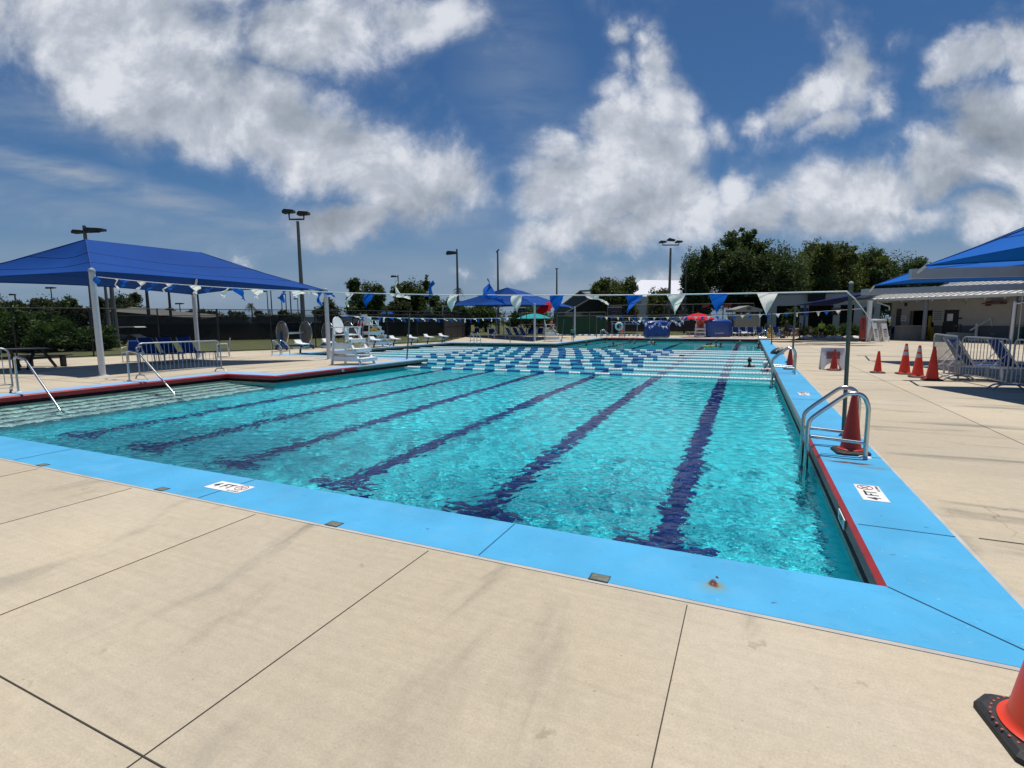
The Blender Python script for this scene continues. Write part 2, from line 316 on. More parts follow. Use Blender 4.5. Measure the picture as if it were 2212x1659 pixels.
fenceline=[pz(-900,870),pz(-300,800),pz(0,779),pz(160,773),pz(400,763.5),pz(600,756),pz(800,746.5),pz(960,738.6)]
deckpoly=[(p.x,p.y) for p in fenceline]+[(q.x,q.y) for q in (cf(-4.8,55.5),cf(5,56.5),cf(24.5,52.3),cf(38,46),cf(60,40),cf(60,-12),cf(-20,-14))]
DK=deck_mat()
deck=struct(holed(deckpoly,off(POOL,.645),0).build('pool_deck',DK)); 
caulk=mat('joint_sealant',(.42,.40,.37),.7,var=.15,vs=4)
b=B(); ring(b,off(POOL,.615),.0045,off(POOL,.65),.0035); cl_=b.build('sealant_strip',caulk,deck)
jm=mat('joint_groove',(.05,.042,.035),.9)
b=B()
for i in range(14):
    x=-.25-1.735*i; b.box((x,(2.9-6)/2,.002),(.0052,8.9-.02,.002))
for x0,x1,y in ((-20,6,1.0),(-20,6,-1.8)): b.box(((x0+x1)/2,y,.0032),(x1-x0,.0052,.002))
b.box((3.22,22,.002),(.008,40,.002))
for y in (4.67,): b.box((1.49+1.2+2,y,.0032),(6.2,.008,.002))
for x in (-18.8,-22.5): b.box((x,10,.002),(.01,14,.002))
for y in (12.9,8,16.3): b.box((-19.6,y,.0032),(7.2,.01,.002))
b.build('deck_joint',jm,deck)
# grass and far ground
grass=mat('grass',(.075,.085,.022),.95,var=.35,vs=.8,bump=1,bs=6)
g=holed([(-1500,-400),(1500,-400),(1500,2500),(-1500,2500)],off(POOL,1.2),-.035).build('ground',grass); struct(g)
# ---- coping ----
def coping_mat():
    m=mat('blue_coping_paint',(.068,.355,.61),.5,var=.11,vs=1.6,bump=.35,bs=55,spec=.3); t=m.node_tree; n=t.nodes; l=t.links; b=n['Principled BSDF']; src=b.inputs['Base Color'].links[0].from_socket
    tcn=n.new('ShaderNodeTexCoord').outputs['Object']
    def spot(src,c,s,rot,col,k,pw=.2,top=.8):
        ns=n.new('ShaderNodeTexNoise'); ns.inputs['Scale'].default_value=14; ns.inputs['Detail'].default_value=5; l.new(tcn,ns.inputs[0]); sb=n.new('ShaderNodeVectorMath'); sb.operation='MULTIPLY_ADD'; l.new(ns.outputs['Color'],sb.inputs[0]); sb.inputs[1].default_value=(.06,.06,0); l.new(tcn,sb.inputs[2])
        mp=n.new('ShaderNodeMapping'); mp.vector_type='TEXTURE'; l.new(sb.outputs[0],mp.inputs[0]); mp.inputs['Location'].default_value=(c[0]+.03,c[1]+.03,0); mp.inputs['Scale'].default_value=(*s,9); mp.inputs['Rotation'].default_value=(0,0,R(rot))
        gr=n.new('ShaderNodeTexGradient'); gr.gradient_type='SPHERICAL'; l.new(mp.outputs[0],gr.inputs[0]); r=n.new('ShaderNodeMapRange'); r.interpolation_type='SMOOTHSTEP'; l.new(gr.outputs['Fac'],r.inputs[0]); r.inputs[1].default_value=0; r.inputs[2].default_value=top; r.inputs[4].default_value=k
        mx=n.new('ShaderNodeMix'); mx.data_type='RGBA'; l.new(r.outputs[0],mx.inputs[0]); l.new(src,mx.inputs[6]); mx.inputs[7].default_value=(*col,1); return mx.outputs[2]
    p=pz(1545,1268); q=pz(1541,1262); u=pz(1540,1295)
    src=spot(src,(q.x,q.y-.05),(.13,.13),0,(.12,.30,.38),.7); src=spot(src,(q.x+.01,q.y-.02),(.07,.075),0,(.25,.22,.06),.75); src=spot(src,(q.x,q.y),(.032,.065),8,(.11,.026,.010),1,top=.45); src=spot(src,(q.x+.02,q.y+.085),(.012,.018),0,(.07,.025,.01),1,top=.5)
    a=pz(1835,1001); c=pz(1885,1012)
    src=spot(src,(a.x,a.y),(.26,.05),-4,(.11,.05,.035),1,top=.4); src=spot(src,(c.x+.02,c.y),(.2,.06),-6,(.15,.20,.18),.75)
    for (x,y) in ((1.05,4.9),(.95,4.1),(1.3,4.75),(-2.2,3.2),(.2,3.1),(-3.7,3.4)): src=spot(src,(x,y),(.02,.009),20,(.03,.09,.14),.8,top=.5)
    # scuffs and wear
    ns=n.new('ShaderNodeTexNoise'); ns.inputs['Scale'].default_value=9; ns.inputs['Detail'].default_value=8; ns.inputs['Roughness'].default_value=.75; l.new(tcn,ns.inputs[0]); r=n.new('ShaderNodeMapRange'); l.new(ns.outputs['Fac'],r.inputs[0]); r.inputs[1].default_value=.56; r.inputs[2].default_value=.78; r.inputs[4].default_value=.62
    mx=n.new('ShaderNodeMix'); mx.data_type='RGBA'; l.new(r.outputs[0],mx.inputs[0]); l.new(src,mx.inputs[6]); mx.inputs[7].default_value=(.045,.22,.44,1)
    # pale chips and chalky scuffs, mostly worn along the edges of the paint
    n3=n.new('ShaderNodeTexNoise'); n3.inputs['Scale'].default_value=26; n3.inputs['Detail'].default_value=5; l.new(tcn,n3.inputs[0]); r3=n.new('ShaderNodeMapRange'); l.new(n3.outputs['Fac'],r3.inputs[0]); r3.inputs[1].default_value=.685; r3.inputs[2].default_value=.72; r3.inputs[4].default_value=.55
    n4=n.new('ShaderNodeTexNoise'); n4.inputs['Scale'].default_value=3; n4.inputs['Detail'].default_value=6; l.new(tcn,n4.inputs[0]); r4=n.new('ShaderNodeMapRange'); l.new(n4.outputs['Fac'],r4.inputs[0]); r4.inputs[1].default_value=.5; r4.inputs[2].default_value=.75; r4.inputs[4].default_value=.22
    m3=n.new('ShaderNodeMix'); m3.data_type='RGBA'; l.new(r3.outputs[0],m3.inputs[0]); l.new(mx.outputs[2],m3.inputs[6]); m3.inputs[7].default_value=(.25,.45,.60,1)
    m4=n.new('ShaderNodeMix'); m4.data_type='RGBA'; l.new(r4.outputs[0],m4.inputs[0]); l.new(m3.outputs[2],m4.inputs[6]); m4.inputs[7].default_value=(.20,.46,.66,1)
    l.new(m4.outputs[2],b.inputs['Base Color']); return m
CP=coping_mat()
CPL=mat('pale_glare_coping_paint',(.22,.42,.66),.55,var=.1,vs=3)  # pale far coping; on the left runs distance glare is put into the colour
REDT=mat('red_coping_tile',(.36,.018,.022),.45,var=.15,vs=6,bump=.2,bs=30); GRNT=mat('grey_green_coping_tile',(.13,.17,.16),.45,var=.15,vs=6)
b=B(); segc=[0,0,1,1,1,1,0,1,1,0]
ring(b,POOL,.006,off(POOL,.62),.006,seg=[0,1,1,1,1,1,1,1,1,0])
cop=struct(b.build('pool_coping',[CP,CPL]))
# face of the coping, split where the tile colour changes
def facebreaks():
    n=len(POOL); out=[]
    br={0:[(0,.1,1),(.1,.304,0),(.304,.322,1),(.322,1,0)],1:[(0,.45,1),(.45,.72,0),(.72,1,1)],2:[(0,1,0)],3:[(0,1,0)],4:[(0,1,0)],5:[(0,1,0)],6:[(0,.55,0),(.55,1,1)],7:[(0,1,1)],8:[(0,1,1)],9:[(0,1,1)]}
    return br
b=B(); pin=off(POOL,-.03)
for i,lst in facebreaks().items():
    j=(i+1)%len(POOL); A0,A1=Vector(POOL[i]),Vector(POOL[j]); I0,I1=Vector(pin[i]),Vector(pin[j])
    for t0,t1,c in lst:
        a,d=A0.lerp(A1,t0),A0.lerp(A1,t1); e,f=I0.lerp(I1,t0),I0.lerp(I1,t1); mi=0 if c else 1
        b.add([(*a,.006),(*d,.006),(*f,-.03),(*e,-.03)],[(0,1,2,3)],mi); b.add([(*e,-.03),(*f,-.03),(*f,-.125),(*e,-.125)],[(0,1,2,3)],mi)
b.build('coping_face',[REDT,GRNT],cop)
cj=mat('coping_joint_line',(.012,.07,.14),.8)
b=B()
b.bar((.82,3.57,.0085),(1.44,2.95,.0085),.007,.002)
for x in (-1.62,-4.55,-7.9): b.box((x,3.26,.0085),(.006,.6,.002))
for y in (8.45,6.98,4.62,11.6,14.8,18.2): b.box((1.14,y,.0085),(.6,.006,.002))
b.build('coping_joint',cj,cop)
# ---- gutter, walls, floor ----
GUT=mat('gutter_concrete',(.085,.075,.065),.8,var=.25,vs=5); LIP=mat('gutter_lip_tile',(.26,.24,.20),.5,var=.2,vs=8)
PLAS=mat('pool_plaster',(.065,.76,.87),.7,var=.06,vs=1.1)
b=B(); rec=off(POOL,.16); lip=off(POOL,-.02); ring(b,pin,-.125,rec,-.125); ring(b,rec,-.125,rec,-.225); ring(b,rec,-.225,off(POOL,.02),-.225)
ring(b,off(POOL,.02),-.225,off(POOL,.02),-.215,1); ring(b,off(POOL,.02),-.215,lip,-.215,1); ring(b,lip,-.215,lip,-.31,1); ring(b,lip,-.31,lip,FZ,2)
ws_=struct(b.build('pool_wall',[GUT,LIP,PLAS]))
t=tessellate_polygon([[Vector((*p,0)) for p in lip]]); fl=struct(B().add([(*p,FZ) for p in lip],[tuple(q) for q in t]).build('pool_floor',PLAS))
LINE=mat('lane_line_tile',(.001,.012,.17),.5,var=.15,vs=9)
b=B()
for k in range(7):
    x=-.72-2.16*k; y0=5.34; y1=45.4 if x>-12.4 else (18 if x>-13 else 10.5)
    if x<-13: continue
    b.box((x,(y0+y1)/2,FZ+.006),(.31,y1-y0,.004)); b.box((x,y0-.02,FZ+.0075),(1.05,.29,.003))
for k in range(8):
    y=20.4+1.86*k; b.box((-10.2,y,FZ+.009),(18.5,.27,.003))
b.build('lane_line',LINE,fl)
# wide submerged steps along the left wall
STP=mat('step_plaster',(.80,.90,.84),.7,var=.08,vs=2); NOS=mat('step_nosing_tile',(.035,.03,.055),.5)
steps=struct(thing('pool_steps',None,None)); del_=[b for b in ()]
b=B(); nb=B()
for k in range(5):
    x0=-15.33+.42*k; z=-.38-.17*k; x1=x0+.42
    b.box(((x0+x1)/2,(3.6+11.13)/2,(z+FZ)/2),(.42,7.5,z-FZ)); nb.box((x1-.025,7.37,z+.004),(.05,7.5,.006)); nb.box((x1+.003,7.37,z-.02),(.004,7.5,.04))
b.build('step_tread',STP,steps); nb.build('step_nosing',NOS,steps)
# ---- water ----
def water_mat():
    m=bpy.data.materials.new('pool_water'); m.use_nodes=True; t=m.node_tree; n=t.nodes; l=t.links; b=n['Principled BSDF']
    b.inputs['Base Color'].default_value=(.80,.985,.99,1); b.inputs['Roughness'].default_value=0.0; b.inputs['IOR'].default_value=1.33; b.inputs['Transmission Weight'].default_value=1
    tcn=n.new('ShaderNodeTexCoord').outputs['Object']
    def nz(scale,sca,det,dist,rot):
        mp=n.new('ShaderNodeMapping'); mp.inputs['Scale'].default_value=sca; mp.inputs['Rotation'].default_value=(0,0,rot); l.new(tcn,mp.inputs[0]); k=n.new('ShaderNodeTexNoise'); k.inputs['Scale'].default_value=scale; k.inputs['Detail'].default_value=det; k.inputs['Distortion'].default_value=dist; l.new(mp.outputs[0],k.inputs[0]); return k.outputs['Fac']
    a=nz(7,(1,1.6,1),2,.4,.35); c=nz(15,(1,1.4,1),2,.6,-.2); big=nz(.35,(1,1,1),2,0,0)
    s=n.new('ShaderNodeMath'); s.operation='MULTIPLY_ADD'; l.new(a,s.inputs[0]); s.inputs[1].default_value=.55
    s2=n.new('ShaderNodeMath'); s2.operation='MULTIPLY'; l.new(c,s2.inputs[0]); s2.inputs[1].default_value=.30; l.new(s2.outputs[0],s.inputs[2])
    r=n.new('ShaderNodeMapRange'); l.new(big,r.inputs[0]); r.inputs[1].default_value=.35; r.inputs[2].default_value=.65; r.inputs[3].default_value=.75; r.inputs[4].default_value=1.1
    sxy=n.new('ShaderNodeSeparateXYZ'); l.new(tcn,sxy.inputs[0]); cal=n.new('ShaderNodeMapRange'); cal.interpolation_type='SMOOTHSTEP'; l.new(sxy.outputs['Y'],cal.inputs[0]); cal.inputs[1].default_value=6.5; cal.inputs[2].default_value=13; cal.inputs[3].default_value=1; cal.inputs[4].default_value=.12   # the ropes calm the far water
    rc=n.new('ShaderNodeMath'); rc.operation='MULTIPLY'; l.new(r.outputs[0],rc.inputs[0]); l.new(cal.outputs[0],rc.inputs[1])
    bu=n.new('ShaderNodeBump'); l.new(rc.outputs[0],bu.inputs['Strength']); bu.inputs['Distance'].default_value=.014; l.new(s.outputs[0],bu.inputs['Height']); l.new(bu.outputs[0],b.inputs['Normal'])
    b2=n.new('ShaderNodeBsdfRefraction'); b2.inputs['Color'].default_value=(.80,.985,.99,1); b2.inputs['Roughness'].default_value=0; b2.inputs['IOR'].default_value=1.33
    gl=n.new('ShaderNodeBsdfGlossy'); gl.inputs['Color'].default_value=(.60,.64,.68,1); gl.inputs['Roughness'].default_value=.02; fr=n.new('ShaderNodeFresnel'); fr.inputs['IOR'].default_value=1.33; mx=n.new('ShaderNodeMixShader')
    for q in (b2,gl,fr): l.new(bu.outputs[0],q.inputs['Normal'])
    l.new(fr.outputs[0],mx.inputs[0]); l.new(b2.outputs[0],mx.inputs[1]); l.new(gl.outputs[0],mx.inputs[2]); l.new(mx.outputs[0],n['Material Output'].inputs[0])
    return m
import numpy as np
def water_surface():
    """the rippled surface: a sheet of quads displaced by some eighty small wave trains"""
    ys=[3.5]; 
    while ys[-1]<47.8: ys.append(ys[-1]+min(.20,.018+max(0,ys[-1]-6)*.0062))
    ys=np.array(ys); xs=np.arange(-21.7,1.0,.019); X,Y=np.meshgrid(xs,ys); Z=np.zeros_like(X); rg=np.random.default_rng(5)
    dy=np.gradient(ys)[:,None]*np.ones_like(X); res=np.maximum(dy,.019)
    env=.80+.20*np.sin(X*.9+.6*np.sin(Y*.5))*np.sin(Y*.62+1.3)+.18*np.sin(X*.37-Y*.21)
    calm=1-.55*np.clip((Y-16)/3,0,1)
    wx=X+.10*np.sin(Y*1.9+X*.7); wy=Y+.12*np.sin(X*1.6-Y*.9)
    for i in range(80):
        lam=.065*(.42/.065)**(rg.random()**1.25); th=np.pi/2+rg.normal()*.75; ph=rg.random()*6.283; k=2*np.pi/lam; sl=.0225
        fade=np.clip((lam/res-2.8)/2,0,1); arg=k*(np.cos(th)*wx+np.sin(th)*wy)+ph
        Z+=sl/k*fade*(np.sin(arg)+.22*np.sin(2*arg+1))
    Z=WZ+Z*env*calm*WAVE
    def inside(px,py,poly):
        c=np.zeros(px.shape,bool); n=len(poly)
        for i in range(n):
            x0,y0=poly[i]; x1,y1=poly[(i+1)%n]
            if y0==y1: continue
            m=((y0>py)!=(y1>py)); c^=m&(px<(x1-x0)*(py-y0)/(y1-y0)+x0)
        return c
    P=[tuple(q) for q in off(POOL,.012)]; ny,nx=X.shape
    cx_=(X[:-1,:-1]+X[1:,1:])/2; cy_=(Y[:-1,:-1]+Y[1:,1:])/2; keep=inside(cx_,cy_,P); idx=np.arange(ny*nx).reshape(ny,nx)
    q=np.stack([idx[:-1,:-1][keep],idx[:-1,1:][keep],idx[1:,1:][keep],idx[1:,:-1][keep]],1); used=np.unique(q); rm=np.full(ny*nx,-1); rm[used]=np.arange(len(used)); q=rm[q]
    V=np.stack([X.ravel()[used],Y.ravel()[used],Z.ravel()[used]],1); n=len(q)
    me=bpy.data.meshes.new('water'); me.vertices.add(len(V)); me.vertices.foreach_set('co',V.ravel()); me.loops.add(4*n); me.loops.foreach_set('vertex_index',q.ravel()); me.polygons.add(n); me.polygons.foreach_set('loop_start',np.arange(0,4*n,4)); me.polygons.foreach_set('use_smooth',np.ones(n,bool)); me.update(calc_edges=True); me.materials.append(water_mat())
    return link(bpy.data.objects.new('water',me))
WAVE=1.0
wt=struct(water_surface()); wt.cycles.is_caustics_caster=True
if wt.data.polygons[0].normal.z<0: wt.data.flip_normals()
for o in (fl,ws_,*fl.children,*steps.children): o.cycles.is_caustics_receiver=True
# ---- text meshes ----
def text_mesh(b,s,size,mtx,mi=0,ext=.0015,bold=.012):
    cu=bpy.data.curves.new('t','FONT'); cu.body=s; cu.size=size; cu.extrude=ext; cu.offset=bold*size; cu.align_x='CENTER'; cu.align_y='CENTER'
    o=bpy.data.objects.new('t',cu); COL.objects.link(o); me=bpy.data.meshes.new_from_object(o.evaluated_get(bpy.context.evaluated_depsgraph_get()))
    b.add([mtx@v.co for v in me.vertices],[tuple(p.vertices) for p in me.polygons],mi); bpy.data.objects.remove(o); bpy.data.curves.remove(cu); bpy.data.meshes.remove(me)
TILE=mat('white_marker_tile',(.78,.76,.73),.35); INK=mat('black_lettering',(.012,.012,.014),.5); INKR=mat('red_ring',(.30,.05,.05),.5)
def depth_tile(x,y,rz,label,txt='4 FT',w_=.48,h_=.20):
    o=thing('depth_marker_tile',label,'depth marker',(x,y,.0065),rz,'depth marker tiles set in the blue coping')
    tl=B().box((0,0,.002),(w_,h_,.004)).build('tile',TILE,o,bev=.001)
    b=B(); text_mesh(b,txt,h_*.70,Matrix.Translation((-.082*w_/.5,.0,.0045)),0,.0006,.02); text_mesh(b,'NO DIVING',.032,Matrix.Translation((w_*.30,-h_*.38,.0045)),0,.0006); b.build('lettering',INK,tl)
    b=B(); c=(w_*.31,.022,.006); b.tube([(c[0]+.062*math.cos(a),c[1]+.062*math.sin(a),c[2]) for a in [2*math.pi*k/20 for k in range(20)]],.0036,5,closed=True); b.bar((c[0]-.044,c[1]+.044,.006),(c[0]+.044,c[1]-.044,.006),.006,.003); b.bar((c[0]-.03,c[1]-.02,.0055),(c[0]+.03,c[1]+.03,.0055),.012,.002); b.build('no_diving_symbol',INKR,tl)
depth_tile(-4.57,3.285,0,'white tile lettered 4 FT in the blue edge nearest the viewer')
depth_tile(1.085,5.52,R(90),'white tile lettered 4 FT on the right-hand blue edge in front of the near ladder')
depth_tile(1.13,12.5,R(90),'small white depth tile on the right-hand blue edge between the two ladders')
def face_tile(p,rz,txt,label,w_=.3):
    o=thing('depth_marker_plate',label,'depth marker',p,rz,'depth plates on the face of the pool edge')
    tl=B().box((0,-.004,0),(w_,.008,.085)).build('plate',TILE,o); b=B(); text_mesh(b,txt,.09,Matrix.Translation((0,-.009,0))@Matrix.Rotation(R(90),4,'X'),0,.0006,.02); b.build('lettering',INK,tl)
# faces: left wall faces +X
face_tile((-15.25,pz(*LG(803,522)).y+.1,-.078),R(90),'3 FT','small white plate lettered 3 FT on the red face of the left pool edge')
face_tile((-13.0,pz(*Z1(1938,1100)).y-.3,-.078),R(90),'3.5 FT','pale plate with its depth on the grey-green face below the white lifeguard chair')
face_tile((.785,4.95,-.082),R(-90),'4 FT','pale plate lettered 4 FT on the red face of the right pool edge')
face_tile((-13.6,pz(*C3(1340,970)).y+0,-.078),0,'5 FT','pale depth plate on the dark far edge under the red umbrella chair')
DR=mat('drain_paver',(.13,.14,.11),.85,var=.3,vs=30)
for i,(x,lb) in enumerate(((-7.31,'leftmost small recessed paver in the near blue edge'),(-5.13,'small recessed paver in the near blue edge left of the 4 FT tile'),(-2.94,'small recessed paver in the near blue edge right of the 4 FT tile'),(-.78,'small recessed paver in the near blue edge close to the rust stain'))):
    o=thing('deck_drain_cover',lb,'drain cover',(x,2.985,.0065),0,'small pavers set in the near blue edge'); B().box((0,0,.0015),(.125,.085,.003)).build('rim',mat('drain_rim',(.02,.06,.09),.7),o); B().box((.004,-.004,.0035),(.11,.07,.0035)).build('paver',DR,o)
# ================= LANE ROPES =================
RPROF=[(.012,-.046),(.058,-.042),(.062,-.012),(.040,-.006),(.040,.006),(.062,.012),(.058,.042),(.012,.046)]
FW1=mat('white_float',(.88,.90,.90),.45); FB1=mat('blue_float',(.025,.14,.42),.4)
def fill_rope(o,Lr,wl,nside,ph=0):
    run=None; col=None
    for i in range(int(Lr/.105)):
        x=-(i+.5)*.105; c='w' if (-x<4.6 or Lr+x<wl or int((-x-4.6+ph)/.48)%2) else 'b'
        if c!=col:
            if run: run.build('white_floats' if col=='w' else 'blue_floats',FW1 if col=='w' else FB1,o,smooth=True)
            run=B(); col=c
        run.lathe(RPROF,(x,0,0),nside,ax='x')
    run.build('white_floats' if col=='w' else 'blue_floats',FW1 if col=='w' else FB1,o,smooth=True)
    B().tube([(0.02,0,0),(-Lr-.1,0,0)],.012,6).build('cable',ROPE,o)
ordn=['nearest','second nearest','third nearest','fourth nearest','middle (fifth)','fourth farthest','third farthest','second farthest','farthest']
LBR=' of the nine lane ropes floating across the pool'; GRR='lane ropes floating across the pool'
r0=thing('lane_rope',ordn[0]+LBR,'lane rope',(.78,17.35,WZ+.02),0,GRR); fill_rope(r0,13.5,.6,10)
r1=thing('lane_rope',ordn[1]+LBR,'lane rope',(.80,19.18,WZ+.02),0,GRR); fill_rope(r1,21.9,4.7,8)
r2=thing('lane_rope',ordn[2]+LBR,'lane rope',(.80,17.35+1.83*2,WZ+.02),0,GRR); fill_rope(r2,21.9,4.3,8,.3)
r3=thing('lane_rope',ordn[3]+LBR,'lane rope',(.80,17.35+1.83*3,WZ+.02),0,GRR); fill_rope(r3,21.9,5.0,8,.62)
for k in range(4,9): dup((r1,r2,r3)[k%3],(.80+.006*(k%3),17.35+1.83*k,WZ+.018+.003*(k%2)),0,ordn[k]+LBR,scale=(1.0-.002*(k%4),1,1))
# ================= LADDERS, RAILS, POLES =================
def make_ladder(label):
    o=thing('pool_ladder',label,'ladder',(.82,7.22,0.006),0,'steel grab-rail ladders at the pool edge')
    prof=[(.46,0,0),(.46,0,.60),(.40,0,.735),(.26,0,.745),(-.02,0,.50),(-.12,0,.40),(-.13,0,.30),(-.12,0,-1.25)]
    for s in (-1,1):
        y=s*.28
        r=B().tube([(p.x,y,p.z) for p in smooth_path(prof,7,.09)],.0245,12).build('rail',STEEL,o,smooth=True)
        B().tube([(-.115,y,.205),(.46,y,.17)],.02,10).build('lower_bar',STEEL,r,smooth=True)
        B().lathe([(0,.022),(.03,.02),(.062,.01),(.066,0)],(.46,y,0),20).build('flange',WHITE,r,smooth=True)
        B().lathe([(0,.03),(.025,.03),(.03,0)],(-.07,y,-.95),10,ax='x').build('bumper',RUBBER,r)
    for z in (-.42,-.70,-.98): B().box((-.12,0,z),(.09,.54,.025)).build('tread',STEEL,o,bev=.006)
    return o
la=make_ladder('large steel ladder nearest the viewer on the right edge, cone behind it')
lb=dup(la,(.82,17.3,.006),0,'steel ladder farther along the right edge, in front of the second cone')
lc=dup(la,(-21.35,18.85,.006),R(180)+R(90),'steel ladder left of the white lifeguard chair near the storage reels')
ld=dup(la,(pz(*C3(478,968)).x,34.55,.006),R(-90),'pale steel ladder by the left post of the small blue canopy')
le=dup(la,(-12.2,pz(*C3(1915,910)).y-.3,.006),R(180),'arched steel ladder at the far side by the green screen')
lf=dup(la,(.84,44.6,.006),0,'farthest steel ladder where the right edge meets the wet deck')
def stair_rail(base,wat,label):
    o=thing('stair_handrail',label,'handrail',(base.x,base.y,.006),0,'steel handrails into the left steps')
    w2=wat-base; d=Vector((w2.x,w2.y,0)); k=d.normalized()
    hp=[(0,0,0),(0,0,.86),(k.x*.62,k.y*.62,.80),(d.x,d.y,WZ),(d.x+k.x*.35,d.y+k.y*.35,WZ-.42),(d.x+k.x*.35,d.y+k.y*.35,-1.2)]
    B().tube(smooth_path(hp,8,.09),.0245,12).build('rail',STEEL,o,smooth=True)
    B().lathe([(0,.022),(.03,.02),(.062,.01),(.066,0)],(0,0,0),20).build('flange',WHITE,o,smooth=True)
stair_rail(pz(*LF(270,905)),pz(*L1(487,1582),WZ),'bright steel handrail at far left sloping from the deck into the pool steps')
stair_rail(pz(*LF(1880,735)),pz(*L1(1425,1455),WZ),'steel handrail in front of the crowd barrier sloping into the pool steps')
def post(name,label,cat,base,h,r,m,lean=(0,0),cap=0,n=12,group=None,sq=False):
    o=thing(name,label,cat,base,0,group); b=B(); t=(lean[0],lean[1],h)
    if sq: b.bar((0,0,0),t,2*r,2*r,up=(1,0,0))
    else: b.tube([(0,0,0),t],[r,r*.97],n)
    b.build('pole',m,o,smooth=not sq)
    if cap: B().lathe([(0,cap*1.1),(cap*.7,cap*.8),(cap,0),(0,-cap*.2)],t,12).build('cap',LGREY,o,smooth=True)
    B().lathe([(0,.012),(r*1.9,.01),(r*2,0)],(0,0,0),12).build('base_plate',m,o)
    return o
GREENP=mat('grey_green_pole',(.10,.115,.10),.4,.3,var=.12,vs=4)
pA=pz(1822,933); hA=zat(1829,612,pA)
post('flag_pole','dark grey pole beside the near ladder holding the long pennant line','pole',pA,hA,.027,GREENP,lean=(-.03,.02),cap=.03,group='poles carrying the pennant lines')
pB=pz(*C4(2000,1020)); post('flag_pole','grey pole behind the second ladder rising over the far deck','pole',pz(1713,752.5),zat(1711,660,pz(1713,752.5)),.05,GREENP,group='poles carrying the pennant lines')
pC=pz(879,775.5); post('flag_pole','thin leaning pole on the tip of the left peninsula','pole',pC,zat(885,676,pC),.03,GREENP,lean=(.22,.02),group='poles carrying the pennant lines')
pD=pz(1102,739.5); post('flag_pole','thin dark pole at the pool edge in front of the far loungers','pole',pD,zat(1102,683,pD),.03,GREENP,group='poles carrying the pennant lines')
pE=pz(*C3(1412,960)); post('flag_pole','slim leaning pole just right of the red umbrella chair','pole',pE,zat(*C3(1432,712),pE),.03,GREENP,lean=(.2,0),group='poles carrying the pennant lines')
pF=pz(1288.5,728); post('flag_pole','slim pole in front of the green windscreen holding the far pennant line','pole',pF,zat(1288,684,pF),.04,GREENP,group='poles carrying the pennant lines')
pG=pz(*C4(1765,985)); post('flag_pole','thin pole at the far end of the right edge near the seated people','pole',pG,zat(*C4(1745,640),pG),.035,GREENP,lean=(-.1,0),group='poles carrying the pennant lines')
# ================= PENNANT LINES =================
def pennant_mesh(s,ang,flut,seed,w0=.31,h0=.33):
    rnd=random.Random(seed); ph=rnd.random()*6; ca,sa=math.cos(ang),math.sin(ang); nu,nv=5,7
    def fn(i,j):
        wj=w0*(1-j)*(i-.5); hj=h0*j
        # cloth swings as it leaves the cord: the hem follows the wind angle, the head stays on the cord
        k=min(1,j*2.2); a=ang*k
        x=wj+math.sin(a)*hj; z=-math.cos(a)*hj
        y=flut*(.07*math.sin(ph+j*4.0+i*2)+.12*j*math.sin(ph*1.7))
        z+=flut*.03*math.sin(ph+i*5)*j
        return (x*s,y*s,z*s)
    return B().sheet(fn,nu,nv)
def pennant_line(label,a,bq,sag,items,size,flut=1.0,group='strings of blue and white pennants',tail=None):
    a,bq=Vector(a),Vector(bq); o=thing('pennant_line',label,'pennant string',a,0,group); d=bq-a
    P=lambda t: d*t-Vector((0,0,sag*4*t*(1-t)))
    B().tube([P(i/40) for i in range(41)],.0075*size+.003,6).build('cord',ROPE,o)
    dx=Vector((d.x,d.y,0)).normalized(); rot=Matrix((dx,Vector((-dx.y,dx.x,0)),(0,0,1))).transposed()
    for k,(t,c,an) in enumerate(items):
        b=pennant_mesh(size,R(an),flut,k+int(a.x*10)); p=P(t); b.v=[rot@v+p-Vector((0,0,.004)) for v in b.v]
        b.build('pennant',FWH if c=='w' else FBL,o,smooth='all')
    return o
A_=cf(0,0); postA=pd(221,811,dep(pz(221,811)))
pa=pz(222,812); PA=Vector((pa.x,pa.y,0)); zA=zat(204,598,PA)
end=pd(1829,629.5,dep(pA)); sta=pd(210,598,dep(PA)-.12)
def tline(u,a,bq):
    r=M3@_ray(u,630); r2=Vector((r.x,r.y)); d=(bq-a).xy; # a.xy + t d = s r2
    det=d.x*(-r2.y)+r2.x*d.y; rhs=-a.xy
    return (rhs.x*(-r2.y)+r2.x*rhs.y)/det
lst=[(214,'b',-5),(252,'w',-32),(272,'b',-48),(307,'w',-30),(333,'b',-35),(364,'w',-52),(385,'b',-62),(423,'w',-50),(460,'b',-66),(494,'w',-42),(512,'b',12),(556,'w',-48),(613,'b',-30),(645,'w',-70),(658,'w',78),(688,'b',-20),(706,'b',70),(752,'w',-22),(800,'b',-24),(850,'w',165),(866,'w',72),(920,'b',150),(981,'w',-8),(1048,'b',176),(1062,'b',60),(1118,'w',4),(1204,'b',-6),(1278,'w',62),(1369,'b',-14),(1460,'w',2),(1552,'b',-4),(1658,'w',0)]
items=[(tline(u,sta,end),c,a) for u,c,a in lst]
pennant_line('long near string of pennants from the big left canopy to the dark pole',sta,end,.24,items,.88,1.2)
